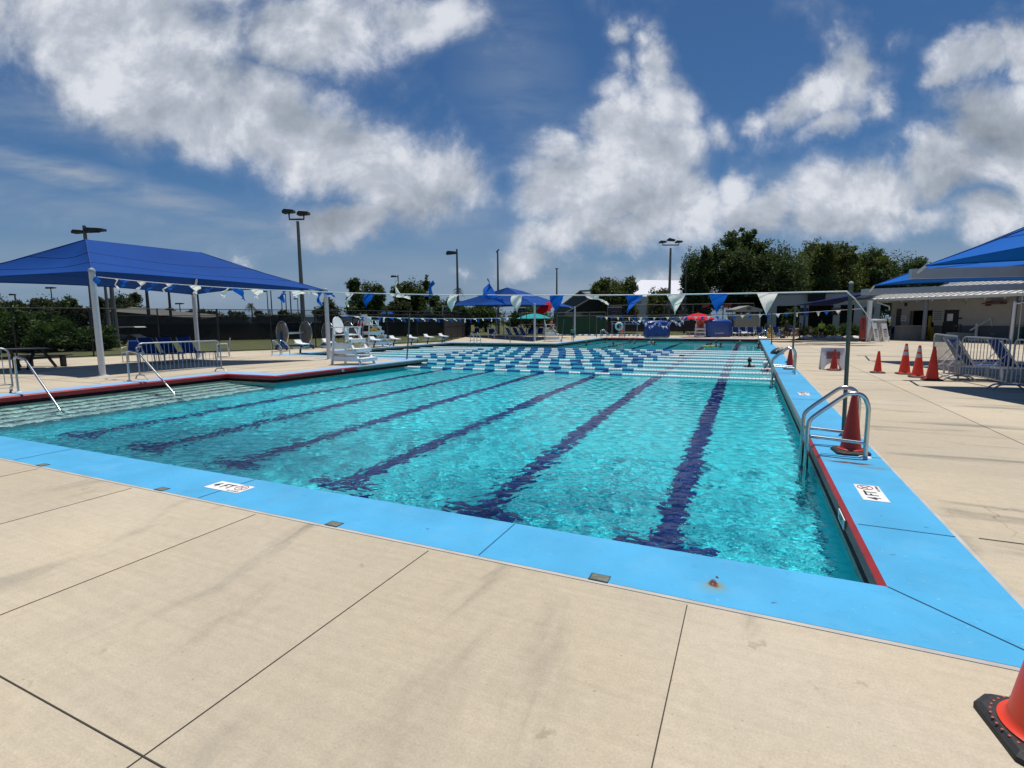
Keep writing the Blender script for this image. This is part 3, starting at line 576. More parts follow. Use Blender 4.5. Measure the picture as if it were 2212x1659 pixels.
# loose tail of the line hanging past the pole
o=thing('cord_tail','loose white cord end blowing right of the dark pole top','cord',end); tl=[Vector((0,0,0)),RT*.12+Vector((0,0,-.10)),RT*.27+Vector((0,0,-.28)),RT*.45+Vector((0,0,-.50))]
B().tube(tl,[.012,.009,.007,.008],6).build('cord',ROPE,o)
a2=pd(735,681.5,27); b2=pd(1105,686,dep(pD)); pH=pd(735,738,27)
rr=random.Random(4); items=[(i/31+rr.uniform(-.005,.005),'wb'[i%2],rr.choice([20,35,50,60,10,-15])) for i in range(1,31)]
pennant_line('string of small pennants over the left end of the lanes behind the lifeguard chairs',a2,b2,.12,items,.82)
a3=pd(1288,684,dep(pF)); b3=pd(1860,667,34); items=[(i/34+rr.uniform(-.004,.004),'wb'[i%2],rr.choice([0,5,-8,12,0])) for i in range(1,33)]
pennant_line('far string of small pennants running from the green screen to the building',a3,b3,.25,items,.95,.6)
# ================= CONES =================
def cone(label,loc,h=.71,rb=.135,rt=.028,bs=.36,collars=0,rz=0,pmat=ORANGE,marks=0,n=36):
    o=thing('traffic_cone',label,'cone',loc,rz,'orange traffic cones')
    s=bs/2; c=.06*bs/.36; pts=[(-s+c,-s),(s-c,-s),(s,-s+c),(s,s-c),(s-c,s),(-s+c,s),(-s,s-c),(-s,-s+c)]
    b=B(); b.prism(pts,0,.022); q=[(x*.9,y*.9) for x,y in pts]
    b.v+= [Vector((x,y,.022)) for x,y in pts]+[Vector((x,y,.040)) for x,y in q]; k=len(b.v)-16
    b.f+=[(k+i,k+(i+1)%8,k+8+(i+1)%8,k+8+i) for i in range(8)]+[tuple(k+8+i for i in range(8))]; b.m+=[0]*9
    cb_=b.build('base',RUBBER,o,bev=.004)
    cy_=B().lathe([(rb+.022,.0405),(rb+.024,.047),(rb+.010,.052),(rb,.062),(rb-.004,.075),(rt,h-.012),(rt-.004,h),(rt-.009,h),(rt-.010,h-.04)],(0,0,0),n).build('cone_body',pmat,o,smooth=True)
    rr_=lambda z: rb-.004+(rt-rb+.004)*(z-.075)/(h-.087)
    cols=[(h*.62,h*.74),(h*.80,h*.93)][:collars] if collars else []
    for z0,z1 in cols: B().lathe([(rr_(z0)+.002,z0),(rr_(z1)+.002,z1)],(0,0,0),n).build('reflective_collar',REFL,cy_,smooth=True)
    if marks:
        b=B()
        for i in range(marks):
            a=2*math.pi*i/marks; b.lathe([(0,.0035),(.0045,.003),(.0055,0)],((rb+.042)*math.cos(a),(rb+.042)*math.sin(a),.0402),8)
        b.build('rivet_ring',mat('faded_orange_rubber',(.42,.10,.07),.6),cb_)
    return o
bc_=pz(2300,1580); cone('big orange cone cut by the lower right corner, black base with a dotted ring',(1.136,2.452,0),.92,.158,.03,.42,0,R(7),marks=40,n=64)
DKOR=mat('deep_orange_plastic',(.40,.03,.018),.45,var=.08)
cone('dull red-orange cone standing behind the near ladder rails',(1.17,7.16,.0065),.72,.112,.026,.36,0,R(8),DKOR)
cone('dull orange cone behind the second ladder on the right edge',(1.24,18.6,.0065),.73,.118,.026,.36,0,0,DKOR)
cs_=[('small orange cone by itself between the white sign and the row of cones',R5(785,1368),R5(800,1178),0,0),('leftmost banded cone of the three tall ones by the barriers',R5(1018,1378),R5(1043,1112),2,.1),('middle banded cone of the three tall ones by the barriers',R5(1132,1405),R5(1153,1128),2,-.1),('rightmost tall cone, plain orange, touching the barrier',R5(1258,1432),R5(1283,1138),0,.2)]
for lb_,bb_,tt_,co,rz in cs_:
    p=pz(*bb_); h=zat(*tt_,p); cone(lb_,p,h,.145*h/.9,.03,.36 if h<.8 else .40,co,rz)
SGW=WHITE
# white plastic barricade sign with a cone under it
p=pz(*R5(386,1338)); o=thing('barricade_sign','white plastic folding sign with an orange cone in front on the right deck','sign',p,R(4),None)
hS=zat(*R5(390,1150),p); wS=.66
for s,nm in ((-1,'front_panel'),(1,'rear_panel')):
    tilt=.10; f=lambda x,z:(x*wS/2,s*(.17*(1-z)+.015),z*hS)
    b=B(); arc=[(-.78+ .0,0)]+[(.62*math.cos(a),.33*math.sin(a)) for a in [math.pi*(1-k/12) for k in range(13)]]+[(.78,0)]
    outl=[(-1,0),(-.80,0)]+[(.72*math.cos(a),.02+.30*math.sin(a)) for a in [math.pi*(1-k/14) for k in range(15)]]+[(.80,0),(1,0),(.97,1),(-.97,1)]
    tri=tessellate_polygon([[Vector((x,z,0)) for x,z in outl],[Vector((x,z,0)) for x,z in ((-.55,.52),(.55,.52),(.55,.83),(-.55,.83))]]) if s<0 else tessellate_polygon([[Vector((x,z,0)) for x,z in outl]])
    vv=outl+([(-.55,.52),(.55,.52),(.55,.83),(-.55,.83)] if s<0 else [])
    b.add([f(*q) for q in vv],[tuple(t) for t in tri]); fp_=b.build(nm,SGW,o,solid=.025); fps=fp_ if s<0 else fps
b=B(); b.box((0,-.10,hS*.67),(wS*.56,.01,hS*.33)); b.build('sign_plate',mat('faded_sign',(.20,.16,.15),.6,var=.2,vs=30),fps)
b=B(); text_mesh(b,'CAUTION',.105,Matrix.Translation((0,-.108,hS*.71))@Matrix.Rotation(R(90),4,'X'),0,.001); b.build('lettering',REDP,fps)
B().box((0,0,hS*1.0),(wS*.97,.05,.03)).build('top_hinge',SGW,o,bev=.008)
for z in (.43,.47): B().box((0,-.175+.0*z,hS*(z-.07)),(wS*.9,.012,.012)).build('rib',SGW,fps)
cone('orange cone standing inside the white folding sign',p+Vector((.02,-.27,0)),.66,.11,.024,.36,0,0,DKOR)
# backpack and bag on the right edge
p=pz(*R6(170,262)); o=thing('backpack','dark backpack with white stripes lying on the right blue edge','bag',p,R(20))
def blob(nu,nv,fn): return B().sheet(fn,nu,nv)
def bagf(i,j):
    a=2*math.pi*i; t=j; r=math.sin(math.pi*min(1,.5+t*.5))**.5 if t<1 else 0; 
    return (.30*math.cos(a)*r*(1+.06*math.sin(5*a)),.2*math.sin(a)*r,.03+.26*t*(1+.1*math.cos(3*a)))
blob(18,8,bagf).build('bag_body',mat('dark_green_cloth',(.02,.035,.04),.7,var=.3,vs=12,bump=.6,bs=20),o,smooth='all')
b=B(); b.tube([(-.14,-.14,.14),(-.02,-.16,.24),(.1,-.12,.25)],.018,6); b.tube([(-.05,-.16,.12),(.07,-.15,.22)],.014,6); b.build('stripe',WHITE,o,smooth=True); B().tube([(.1,0,.26),(.18,.02,.32),(.25,0,.24)],.012,6).build('strap',BLACK,o)
p=pz(*R6(210,262)); o=thing('water_bottle','blue-grey bottle beside the backpack','bottle',p+Vector((.05,0,.006))); B().lathe([(0,0),(.04,0),(.042,.16),(.02,.2),(.02,.23),(0,.235)],(0,0,0),14).build('bottle_body',mat('bottle_plastic',(.15,.3,.45),.3),o,smooth=True)
p=pz(*R6(272,352)); o=thing('sandal','small black sandal on the blue edge by the second cone','sandal',p+Vector((0,0,.006)),R(60)); B().prism([(.13*math.cos(a),.045*math.sin(a)) for a in [2*math.pi*k/14 for k in range(14)]],0,.025).build('sole',RUBBER,o,bev=.004); B().tube([(.02,-.045,.02),(.03,0,.06),(.02,.045,.02)],.012,6).build('strap',BLACK,o)
# ================= CROWD BARRIERS =================
def barrier(label,a,bq,h=1.08,n=18,feet=True,m=GALV,fl=.34,group='steel crowd barriers'):
    a,bq=Vector(a),Vector(bq); d=bq-a; L=d.length; rz=math.atan2(d.y,d.x); o=thing('crowd_barrier',label,'barrier',(a+bq)/2,rz,group)
    z0=.13; fr=smooth_path([(-L/2,0,z0),(-L/2,0,h),(L/2,0,h),(L/2,0,z0)],6,.16)
    B().tube(fr,.019,10).build('frame',m,o,smooth=True); B().tube([(-L/2,0,z0+.05),(L/2,0,z0+.05)],.013,8).build('bottom_rail',m,o)
    for i in range(1,n): 
        x=-L/2+L*i/n; B().tube([(x,0,z0+.05),(x,0,h-.005 if abs(x)<L/2-.1 else h-.03)],.0075,6).build('upright',m,o)
    for s in (-1,1):
        f=smooth_path([(s*L*.485,-fl,0.015),(s*L*.485,-fl*.62,.125),(s*L*.485,fl*.62,.125),(s*L*.485,fl,.015)],5,.08); B().tube(f,.019,8).build('foot',m,o,smooth=True)
        B().tube([(s*L/2,0,.42),(s*(L/2+.05),0,.42)],.01,6).build('hook',m,o)
    return o
u0=pz(*L1(1145,1335)); u1=pz(*L1(1812,1275)); barrier('crowd barrier standing on the left deck in front of the blue loungers',u0,u1,1.05,20)
u1=pz(*L1(110,1437)); barrier('crowd barrier cut by the left picture edge beside the far left handrail',u1+Vector((-.9,-2.1,0)),u1,1.06,18)
u0=pz(2012,800); u1=pz(2062,822); barrier('crowd barrier seen nearly edge-on right behind the tall cones',u0,u1,1.12,22,group='steel crowd barriers')
u2=pz(2071,822); u3=pz(2172,842); barrier('middle crowd barrier in the shade on the right deck',u2,u3,1.12,14)
barrier('crowd barrier cut by the right picture edge, next to the middle one',u3+Vector((.06,-.05,0)),u3+(u3-u2).normalized()*2.3+Vector((.1,-.3,0)),1.12,18)
# ================= PICNIC TABLE =================
BW=mat('black_recycled_plank',(.022,.02,.019),.6,var=.25,vs=3)
p=pz(*L1(150,1218)); o=thing('picnic_table','black round-ended picnic table at far left under the canopy shade','picnic table',pz(52,796),R(24))
B().prism([(1.05*math.cos(a)*.98,.62*math.sin(a)) for a in [2*math.pi*k/8+math.pi/8 for k in range(8)]],.70,.745).build('tabletop',BW,o,bev=.01)
for s in (-1,1):
    B().box((s*.0,s*.95,.44),(1.9,.28,.045)).build('seat',BW,o,bev=.01)
for sx in (-1,1):
    for s in (-1,1):
        B().bar((sx*.62,s*.15,.70),(sx*.7,s*.58,.0),.09,.06).build('leg',BW,o); 
    B().bar((sx*.66,-.98,.40),(sx*.66,.98,.40),.05,.09).build('cross_beam',BW,o)
    for s in (-1,1): B().box((sx*.66,s*.95,.2),(.09,.2,.40)).build('seat_support',BW,o)
# ================= CHAIRS AND LOUNGERS =================
def make_chair(label,loc,rz,group):
    o=thing('sling_chair',label,'chair',loc,rz,group); w_=.56
    for s in (-1,1):
        x=s*w_/2; B().tube(smooth_path([(x,-.25,0),(x,-.27,.62),(x,.18,.64),(x,.24,0)],5,.07),.017,8).build('side_frame',WPAINT,o,smooth=True)
    B().tube([(-w_/2,.22,.36),(-w_/2,.32,.92)],.014,6).tube([(w_/2,.22,.36),(w_/2,.32,.92)],.014,6).tube([(-w_/2,-.26,.42),(w_/2,-.26,.42)],.014,6).tube([(-w_/2,.20,.37),(w_/2,.20,.37)],.014,6).build('seat_frame',WPAINT,o)
    B().sheet(lambda i,j:((i-.5)*w_,-.26+.47*j,.42-.05*j-.03*math.sin(math.pi*j)),4,6).build('seat_sling',SLING,o,smooth='all',solid=.006)
    B().sheet(lambda i,j:((i-.5)*w_,.21+.11*j-.03*math.sin(math.pi*i),.38+.54*j),4,6).build('back_sling',SLING,o,smooth='all',solid=.006)
    return o
def make_lounger(label,loc,rz,group,back=52):
    o=thing('sun_lounger',label,'sun lounger',loc,rz,group); w_=.6; hz=.36; a=R(back); L0,LB=1.25,.78
    # head towards +Y, feet towards -Y
    for s in (-1,1):
        B().bar((s*w_/2,-L0,hz),(s*w_/2,LB*.75,hz),.03,.045).build('side_rail',WPAINT,o)
        for y in (-L0+.12,.35): B().bar((s*(w_/2),y,hz),(s*(w_/2+.01),y-.03,0),.035,.035).build('leg',WPAINT,o)
        B().bar((s*w_/2,0,hz),(s*w_/2,LB*math.cos(a),hz+LB*math.sin(a)),.03,.03).build('back_rail',WPAINT,o)
        B().tube([(s*(w_/2-.03),LB*.55*math.cos(a),hz+LB*.55*math.sin(a)),(s*(w_/2-.03),LB*.72,hz-.02)],.01,6).build('prop',WPAINT,o)
    B().sheet(lambda i,j:((i-.5)*w_,-L0+L0*j,hz+.03-.03*math.sin(math.pi*i)),4,6).build('seat_sling',SLING,o,smooth='all',solid=.006)
    B().sheet(lambda i,j:((i-.5)*w_,LB*math.cos(a)*j,hz+.03+LB*math.sin(a)*j-.02*math.sin(math.pi*i)),4,6).build('back_sling',SLING,o,smooth='all',solid=.006)
    return o
GL='blue and white furniture under the big left canopy'
lo=make_lounger('blue sling lounger under the left canopy, leftmost behind the barrier',pz(*L1(1250,1195)),math.atan2(-(RT*.93-FW*.35).y,-(RT*.93-FW*.35).x)-math.pi/2,GL,58)
for (x,y),lbn in zip(((1400,1185),(1560,1178)),('blue sling lounger under the left canopy, middle one behind the barrier','blue sling lounger under the left canopy, third from the left behind the barrier')): dup(lo,pz(*L1(x,y)),lo.rotation_euler.z,lbn)
ch=make_chair('blue sling armchair left of the loungers behind the barrier',pz(*L1(1090,1190)),R(35),GL)
dup(ch,pz(*L1(1830,1150)),R(-40),'blue sling armchair right of the loungers, white arms past the barrier end')
# centre group under the small canopy
GC='furniture under the small far canopy'
for k,(x,y,kind,rz,lb_) in enumerate([(480,900,'c',0,'blue chair behind the pale ladder under the far canopy'),(650,920,'c',20,'blue chair left of the second post of the far canopy'),(720,925,'l',120,'low blue lounger beside the second post of the far canopy'),(860,930,'l',150,'first upright blue lounger left of the near canopy post'),(940,930,'l',150,'middle upright blue lounger left of the near canopy post'),(1010,932,'l',150,'blue lounger closest to the near canopy post'),(1070,915,'c',0,'blue chair just behind the near post of the far canopy'),(1180,905,'c',10,'blue chair behind the red umbrella lifeguard chair')]):
    p=pz(*C3(x,y)); dup(ch if kind=='c' else lo,p,R(rz),lb_)['group']=GC
# row of chairs at the far end
GR='row of blue chairs in front of the shed'
for k,(x,lb_) in enumerate(((1385,'leftmost blue chair of the row in front of the shed, towels on it'),(1462,'second blue chair of the row in front of the shed, towels on it'),(1546,'third blue chair of the row, pale towel on its seat'),(1640,'fourth blue chair of the row in front of the hedge'),(1735,'fifth blue chair of the row, beside the thin pole'),(1820,'blue chair behind the seated people in dark shirts'),(1990,'blue chair right of the seated people'))):
    c=dup(ch,pd(*C4(x,895),46.5+(k%2)*.3),R(180)+FW.angle(Vector((0,1,0)))*-1,lb_); c['group']=GR; c.location.z=0
TOW=fabric('pale_towel',(.62,.60,.66),.1,.25)
for k,(x,lb_) in enumerate(((1378,'crumpled white towel on the leftmost chair of the row'),(1468,'patterned towel on the second chair of the row'),(1546,'pale blue towel on the third chair of the row'))):
    p=pd(*C4(x,860),46.3); o=thing('towel',lb_,'towel',(p.x,p.y,.43),0,'towels on the row of chairs'); B().sheet(lambda i,j:(.5*(i-.5),.4*(j-.5),.05*math.sin(i*9+k)*math.cos(j*7)+.05-.35*max(0,.35-j)),8,8).build('cloth',TOW,o,smooth='all',solid=.02)
# loungers inside the right barriers
GB='blue loungers stored behind the right barriers'
for k,(x,d,rz,lb_) in enumerate(((11.9,13.3,1,'blue lounger stored leftmost behind the right barriers'),(12.5,12.8,2,'second blue lounger stored behind the right barriers'),(13.2,12.3,3,'third blue lounger behind the right barriers'),(12.9,14.6,4,'blue lounger turned sideways behind the edge-on barrier'),(13.9,11.8,0,'rightmost blue lounger behind the barriers'))):
    c=dup(lo,cf(x,d),lo.rotation_euler.z+R(rz*5-8),lb_); c['group']=GB
# ================= STARTING BLOCKS =================
o=thing('starting_block','white starting block nearest the viewer at the left end of the lanes','starting block',(-21.75,20.4,0.006),0,'white starting blocks at the lane ends')
B().tube(smooth_path([(-.12,0,0),(-.10,0,.2),(.0,0,.36),(.05,0,.48)],5,.12),.05,10).build('pedestal',DGREY,o,smooth=True)
B().box((-.16,0,.27),(.42,.46,.04)).build('step',WHITE,o,bev=.01)
B().box((.05,0,.50),(.62,.5,.05),mtx=Matrix.Rotation(R(6),3,'Y')).build('platform',WHITE,o,bev=.015)
B().box((-.22,0,.60),(.05,.44,.26),mtx=Matrix.Rotation(R(-42),3,'Y')).build('track_fin',WHITE,o,bev=.01)
B().tube([(.28,-.2,.43),(.34,-.2,.36),(.34,.2,.36),(.28,.2,.43)],.014,6).build('grab_bar',STEEL,o)
bl=['second','third','fourth','fifth','sixth','seventh','eighth and farthest']
for k in range(7): dup(o,(-21.75+.03*k,20.4+1.98*(k+1),.006),0,bl[k]+' white starting block counted from the left near corner')
import numpy as np
# ================= SHADE CANOPIES =================
CSEAM=mat('canopy_seam',(.006,.045,.24),.8)
def hip_canopy(label,C,RG,cm=CANOPY,sag=.55,posts=(0,1,2,3),pr=.095,eyes=True,nm='shade_canopy',rafters=True,drop=.0,pm=WPAINT):
    ctr=sum(C,Vector())/4; o=thing(nm,label,'shade canopy',(ctr.x,ctr.y,0)); b=B()
    def eave(P,Q,i):
        p=P.lerp(Q,i); k=4*i*(1-i); inn=(ctr-p); inn.z=0; inn.normalize(); return p+inn*sag*k+Vector((0,0,.10*k))
    faces=[(0,1,RG[0],RG[0]),(1,2,RG[0],RG[1]),(2,3,RG[1],RG[1]),(3,0,RG[1],RG[0])]
    for a,q,r0,r1 in faces:
        P,Q=C[a],C[q]
        def fn(i,j,P=P,Q=Q,r0=r0,r1=r1):
            e=eave(P,Q,i); r=r0.lerp(r1,i); m=e.lerp(r,j); m.z-=.22*math.sin(math.pi*j)*(.3+.7*math.sin(math.pi*i))*(1 if sag>.2 else .3); return m
        b.sheet(fn,16,10)
    cf_=b.build('canopy_fabric',cm,o,smooth=True,world=True)
    sm=B()
    for a,q,r0,r1 in faces:
        for j in (.30,.62):
            pts=[]
            for i in range(15):
                e=eave(C[a],C[q],i/14); m=e.lerp(r0.lerp(r1,i/14),j); m.z-=.22*math.sin(math.pi*j)*(.3+.7*math.sin(math.pi*i/14))*(1 if sag>.2 else .3)-.004; pts.append(m)
            sm.tube(pts,.011,5)
    for k,rr0 in ((0,0),(1,0),(2,1),(3,1)): sm.tube([C[k],(C[k].lerp(RG[rr0],.5))-Vector((0,0,.06)),RG[rr0]],.014,5)
    sm.build('seam',CSEAM,cf_,world=True)
    bb=B()
    for a,q,_,_ in faces:
        bb.tube([eave(C[a],C[q],i/16)-Vector((0,0,.01)) for i in range(17)],.012,6)
    bb.build('edge_cable',cm,cf_,world=True)
    for k in posts:
        p=C[k]; g=Vector((p.x,p.y,0))
        po_=B().tube([g,p+Vector((0,0,-.02))],[pr,pr*.95],16).build('post',pm,o,smooth=True,world=True)
        B().lathe([(0,pr*1.1),(pr*.8,pr*.7),(pr*1.1,0),(pr*1.0,-.05)],p,14).build('post_cap',LGREY,po_,smooth=True,world=True)
        B().lathe([(0,.02),(pr*1.8,.018),(pr*1.9,0)],g,14).build('base_plate',pm,po_,world=True)
        if rafters:
            r=RG[0] if k in (0,1) else RG[1]; B().tube([p+Vector((0,0,-.12)),r-Vector((0,0,.18))],pr*.55,10).build('rafter',pm,o,smooth=True,world=True)
    if rafters: B().tube([RG[0]-Vector((0,0,.18)),RG[1]-Vector((0,0,.18))],pr*.55,10).build('ridge_beam',pm,o,world=True)
    return o
def P3(v): return Vector((v[0],v[1],0))
cA=Vector((PA.x,PA.y,zat(207,585,PA))); gB=pz(711,776); cB=Vector((gB.x,gB.y,zat(706,627,gB)))
dC=dep(pz(428,759))*.80; cC=pd(418,636,dC); cE=cA+cC-cB; cE.z=3.12
rg1=pd(185,517,dep((-21.2,10.9))); rg2=pd(432,545,dep((-20.6,14.2)))
hip_canopy('big royal blue hip shade canopy over the left deck, nearest on that side',[cE,cA,cB,cC],[rg1,rg2],sag=.6,pr=.09)
def cpx(bu,bv,tu,tv):
    g=pz(bu,bv); return Vector((g.x,g.y,zat(tu,tv,g)))
q1=cpx(958.4,725.2,958,661.7); q2=cpx(1072,723,1078,663); q3=cpx(*C3(1122,952),*C3(1118,552)); q4=cpx(*C3(1555,910),*C3(1552,582))
hip_canopy('smaller blue shade canopy on white posts at the far side, behind the lane ropes',[q1,q3,q4,q2],[pd(1096,621,50),pd(1126,628,52)],sag=.7,pr=.085)
# two bright canopies on the right, carried by grey beams
def beam(o,a,bq,h_=.25,w_=.16): B().bar(a,bq,w_,h_).build('beam',LGREY,o,world=True)
K1=cf(9.9,12.5,2.84); sR=lambda s:[K1+s,cf(8.3,4.2,2.84)-Vector((0,0,0))+s,cf(16.8,3.4,2.84)+s,cf(18.2,11.6,2.84)+s]
rdg=lambda s:[cf(12.6,9.2,4.58)+s,cf(15.4,7.6,4.60)+s]
def right_canopy(label,s,v0,v1,d0,d1):
    C=sR(s); o=hip_canopy(label,C,rdg(s),cm=CANOPYR,sag=.35,posts=(2,3),pr=.1,rafters=False)
    a=pd(*v0,d0); b_=pd(*v1,d1); beam(o,a,a+(b_-a)*2.1)
    B().tube([C[0],a+(b_-a)*.06],.03,8).build('bracket',LGREY,o,world=True)
    for t in (1.3,): 
        p=a+(b_-a)*t; B().tube([Vector((p.x,p.y,0)),p],.11,14).build('post',LGREY,o,smooth=True,world=True)
    return o
right_canopy('bright blue shade canopy filling the upper right corner of the view',Vector((0,0,0)),(1966,592),(2212,585.5),13.6,13.0)
s2=cf(3.95,7.4,0)-cf(0,0,0)
right_canopy('second bright blue canopy, tucked behind the corner one above the white roof',s2,(1860,631),(2212,619),22.7,19.6)
g=pz(2183,743); c5=Vector((g.x,g.y,zat(2190,652,g))); f5=lambda x,d:c5+RT*x+FW*d
hip_canopy('blue canopy on a white post at the right picture edge in front of the doors',[c5,f5(.5,-5.5),f5(6,-5.2),f5(5.6,.2)],[c5+RT*2.5-FW*2.6+Vector((0,0,.9)),c5+RT*3.4-FW*2.6+Vector((0,0,.9))],cm=CANOPYR,sag=.3,posts=(0,3),pr=.08)
def sail(label,pts,m=CANOPY,nm='shade_sail',posts=()):
    c=sum(pts,Vector())/len(pts); o=thing(nm,label,'shade sail',(c.x,c.y,0)); b=B()
    if len(pts)==4: b.sheet(lambda i,j:pts[0].lerp(pts[1],i).lerp(pts[3].lerp(pts[2],i),j)-Vector((0,0,.5*math.sin(math.pi*i)*math.sin(math.pi*j))),10,10)
    else: b.sheet(lambda i,j:pts[0].lerp(pts[1].lerp(pts[2],i),j)+Vector((0,0,-.2*math.sin(math.pi*j))),8,8)
    b.build('sail_cloth',m,o,smooth=True,world=True)
    for k in posts: B().tube([P3(pts[k]),pts[k]],.09,12).build('post',NAVY,o,smooth=True,world=True)
    return o
sail('long dark blue sail stretched from a grey pole toward the right building',[pd(1713,660,39),pd(1858,636,36),pd(1900,624,41),pd(1740,655,48)],mat('navy_shade_cloth',(.008,.02,.10),.8,spec=.1),posts=(3,))
sail('small blue awning over the courts left of the far canopy, with a white panel',[pd(*L2(1340,702),70),pd(*L2(1470,702),72),pd(*L2(1462,680),76),pd(*L2(1372,680),74)],posts=(0,1))
sail('small pointed blue awning between the thin pole and the far canopy',[pd(*L2(1815,664),70),pd(*L2(1700,704),72),pd(*L2(1822,702),72)],posts=(2,))
# ================= FENCES =================
def link_mat(name,col,a):
    m=bpy.data.materials.new(name); m.use_nodes=True; t=m.node_tree; b=t.nodes['Principled BSDF']; b.inputs['Base Color'].default_value=(*col,1); b.inputs['Roughness'].default_value=.8
    tr=t.nodes.new('ShaderNodeBsdfTransparent'); mx=t.nodes.new('ShaderNodeMixShader'); mx.inputs[0].default_value=a; t.links.new(tr.outputs[0],mx.inputs[1]); t.links.new(b.outputs[0],mx.inputs[2]); t.links.new(mx.outputs[0],t.nodes['Material Output'].inputs[0]); return m
MESHF=link_mat('black_chain_link',(.01,.01,.012),.22); SCR=link_mat('black_windscreen',(.0035,.0035,.005),.97); GSC=link_mat('green_windscreen',(.006,.05,.026),.97); SCR2=link_mat('faded_windscreen',(.03,.03,.034),.85)
def fence(label,pts,h,step=3.0,pr=.035,mesh=MESHF,screens=(),rails=(1.0,),m=BLACK,pw=None):
    pts=[P3(p) for p in pts]; o=thing('chain_link_fence',label,'fence',pts[0]); 
    L=[0]
    for a,c in zip(pts,pts[1:]): L.append(L[-1]+(c-a).length)
    def at(s):
        for k in range(len(pts)-1):
            if s<=L[k+1]+1e-6: return pts[k].lerp(pts[k+1],(s-L[k])/(L[k+1]-L[k]))
        return pts[-1]
    n=max(1,int(L[-1]/step))
    for i in range(n+1):
        p=at(L[-1]*i/n); B().tube([p,p+Vector((0,0,h+.03))],pr*(1.5 if i%4==0 else 1),8).build('post',m,o,smooth=True,world=True)
    for f in rails: B().tube([p+Vector((0,0,h*f)) for p in pts],.022,6).build('rail',m,o,world=True)
    b=B()
    for a,c in zip(pts,pts[1:]): b.poly([a,c,c+Vector((0,0,h)),a+Vector((0,0,h))])
    b.build('mesh_panel',mesh,o,world=True)
    for (s0,s1,z0,z1,sm) in screens:
        b=B(); ks=[s0*L[-1]]+[l for l in L if s0*L[-1]<l<s1*L[-1]]+[s1*L[-1]]
        nrm=Vector((0,0,0))
        for a,c in zip(ks,ks[1:]):
            a_,c_=at(a),at(c); toward=-(a_+c_)/2; toward.z=0; toward.normalize(); q=toward*.05; b.poly([a_+q+Vector((0,0,z0)),c_+q+Vector((0,0,z0)),c_+q+Vector((0,0,z1)),a_+q+Vector((0,0,z1))])
        b.build('windscreen',sm,o,world=True)
    return o
fl_=[pz(-900,868),pz(-300,799),pz(0,778),pz(160,772),pz(400,762.5),pz(600,755),pz(800,745.5),pz(960,737.8)]
fence('black chain-link fence along the left side of the deck',fl_,2.42,2.75,rails=(1.0,.02))
fence('black fence with a dark windscreen on the far side of the grass strip',[pd(230,735,44),pd(560,733,47),pd(800,729,52),pd(1010,725,58)],2.35,4.2,screens=((0,1,.12,1.62,SCR),(0,1,1.62,2.2,SCR2)),rails=(1.0,.69,.33))
fence('tall black fence behind the far canopy and loungers',[pz(960,737.8),cf(-4.8,56),cf(5.0,57)],2.5,3.2,rails=(1.0,.5),screens=((0,.6,.1,2.0,SCR),))
fence('fence covered with a dark green windscreen right of the far canopy',[cf(5.0,56.8),cf(10.2,56.0)],2.5,1.7,pr=.06,screens=((0,1,.15,2.05,GSC),),rails=(1.0,.85,.1),m=mat('grey_green_paint',(.08,.12,.10),.6))
fence('black fence with light rails behind the covered reels and the shed',[cf(10.3,55.6),cf(24.5,52.5)],3.2,2.9,rails=(1.0,.66,.4),screens=((0,1,.4,1.5,SCR),),m=mat('dull_grey_rail',(.10,.10,.10),.6))
# ================= VEGETATION =================
def leafmat(name,col,tl=.30,isl=.4):
    m=mat(name,col,.6,var=.25,vs=.22,island=isl,spec=.25); t=m.node_tree; b=t.nodes['Principled BSDF']
    tr=t.nodes.new('ShaderNodeBsdfTranslucent'); tr.inputs[0].default_value=(col[0]*1.3,col[1]*1.4,col[2]*.6,1); mx=t.nodes.new('ShaderNodeMixShader'); mx.inputs[0].default_value=tl
    t.links.new(b.outputs[0],mx.inputs[1]); t.links.new(tr.outputs[0],mx.inputs[2]); t.links.new(mx.outputs[0],t.nodes['Material Output'].inputs[0]); return m
LF1=leafmat('dark_leaves',(.062,.092,.034)); LF2=leafmat('olive_leaves',(.095,.115,.04)); LF3=leafmat('hedge_leaves',(.045,.085,.02)); LF4=leafmat('bright_leaves',(.055,.08,.022)); LF5=leafmat('far_leaves',(.045,.058,.03))
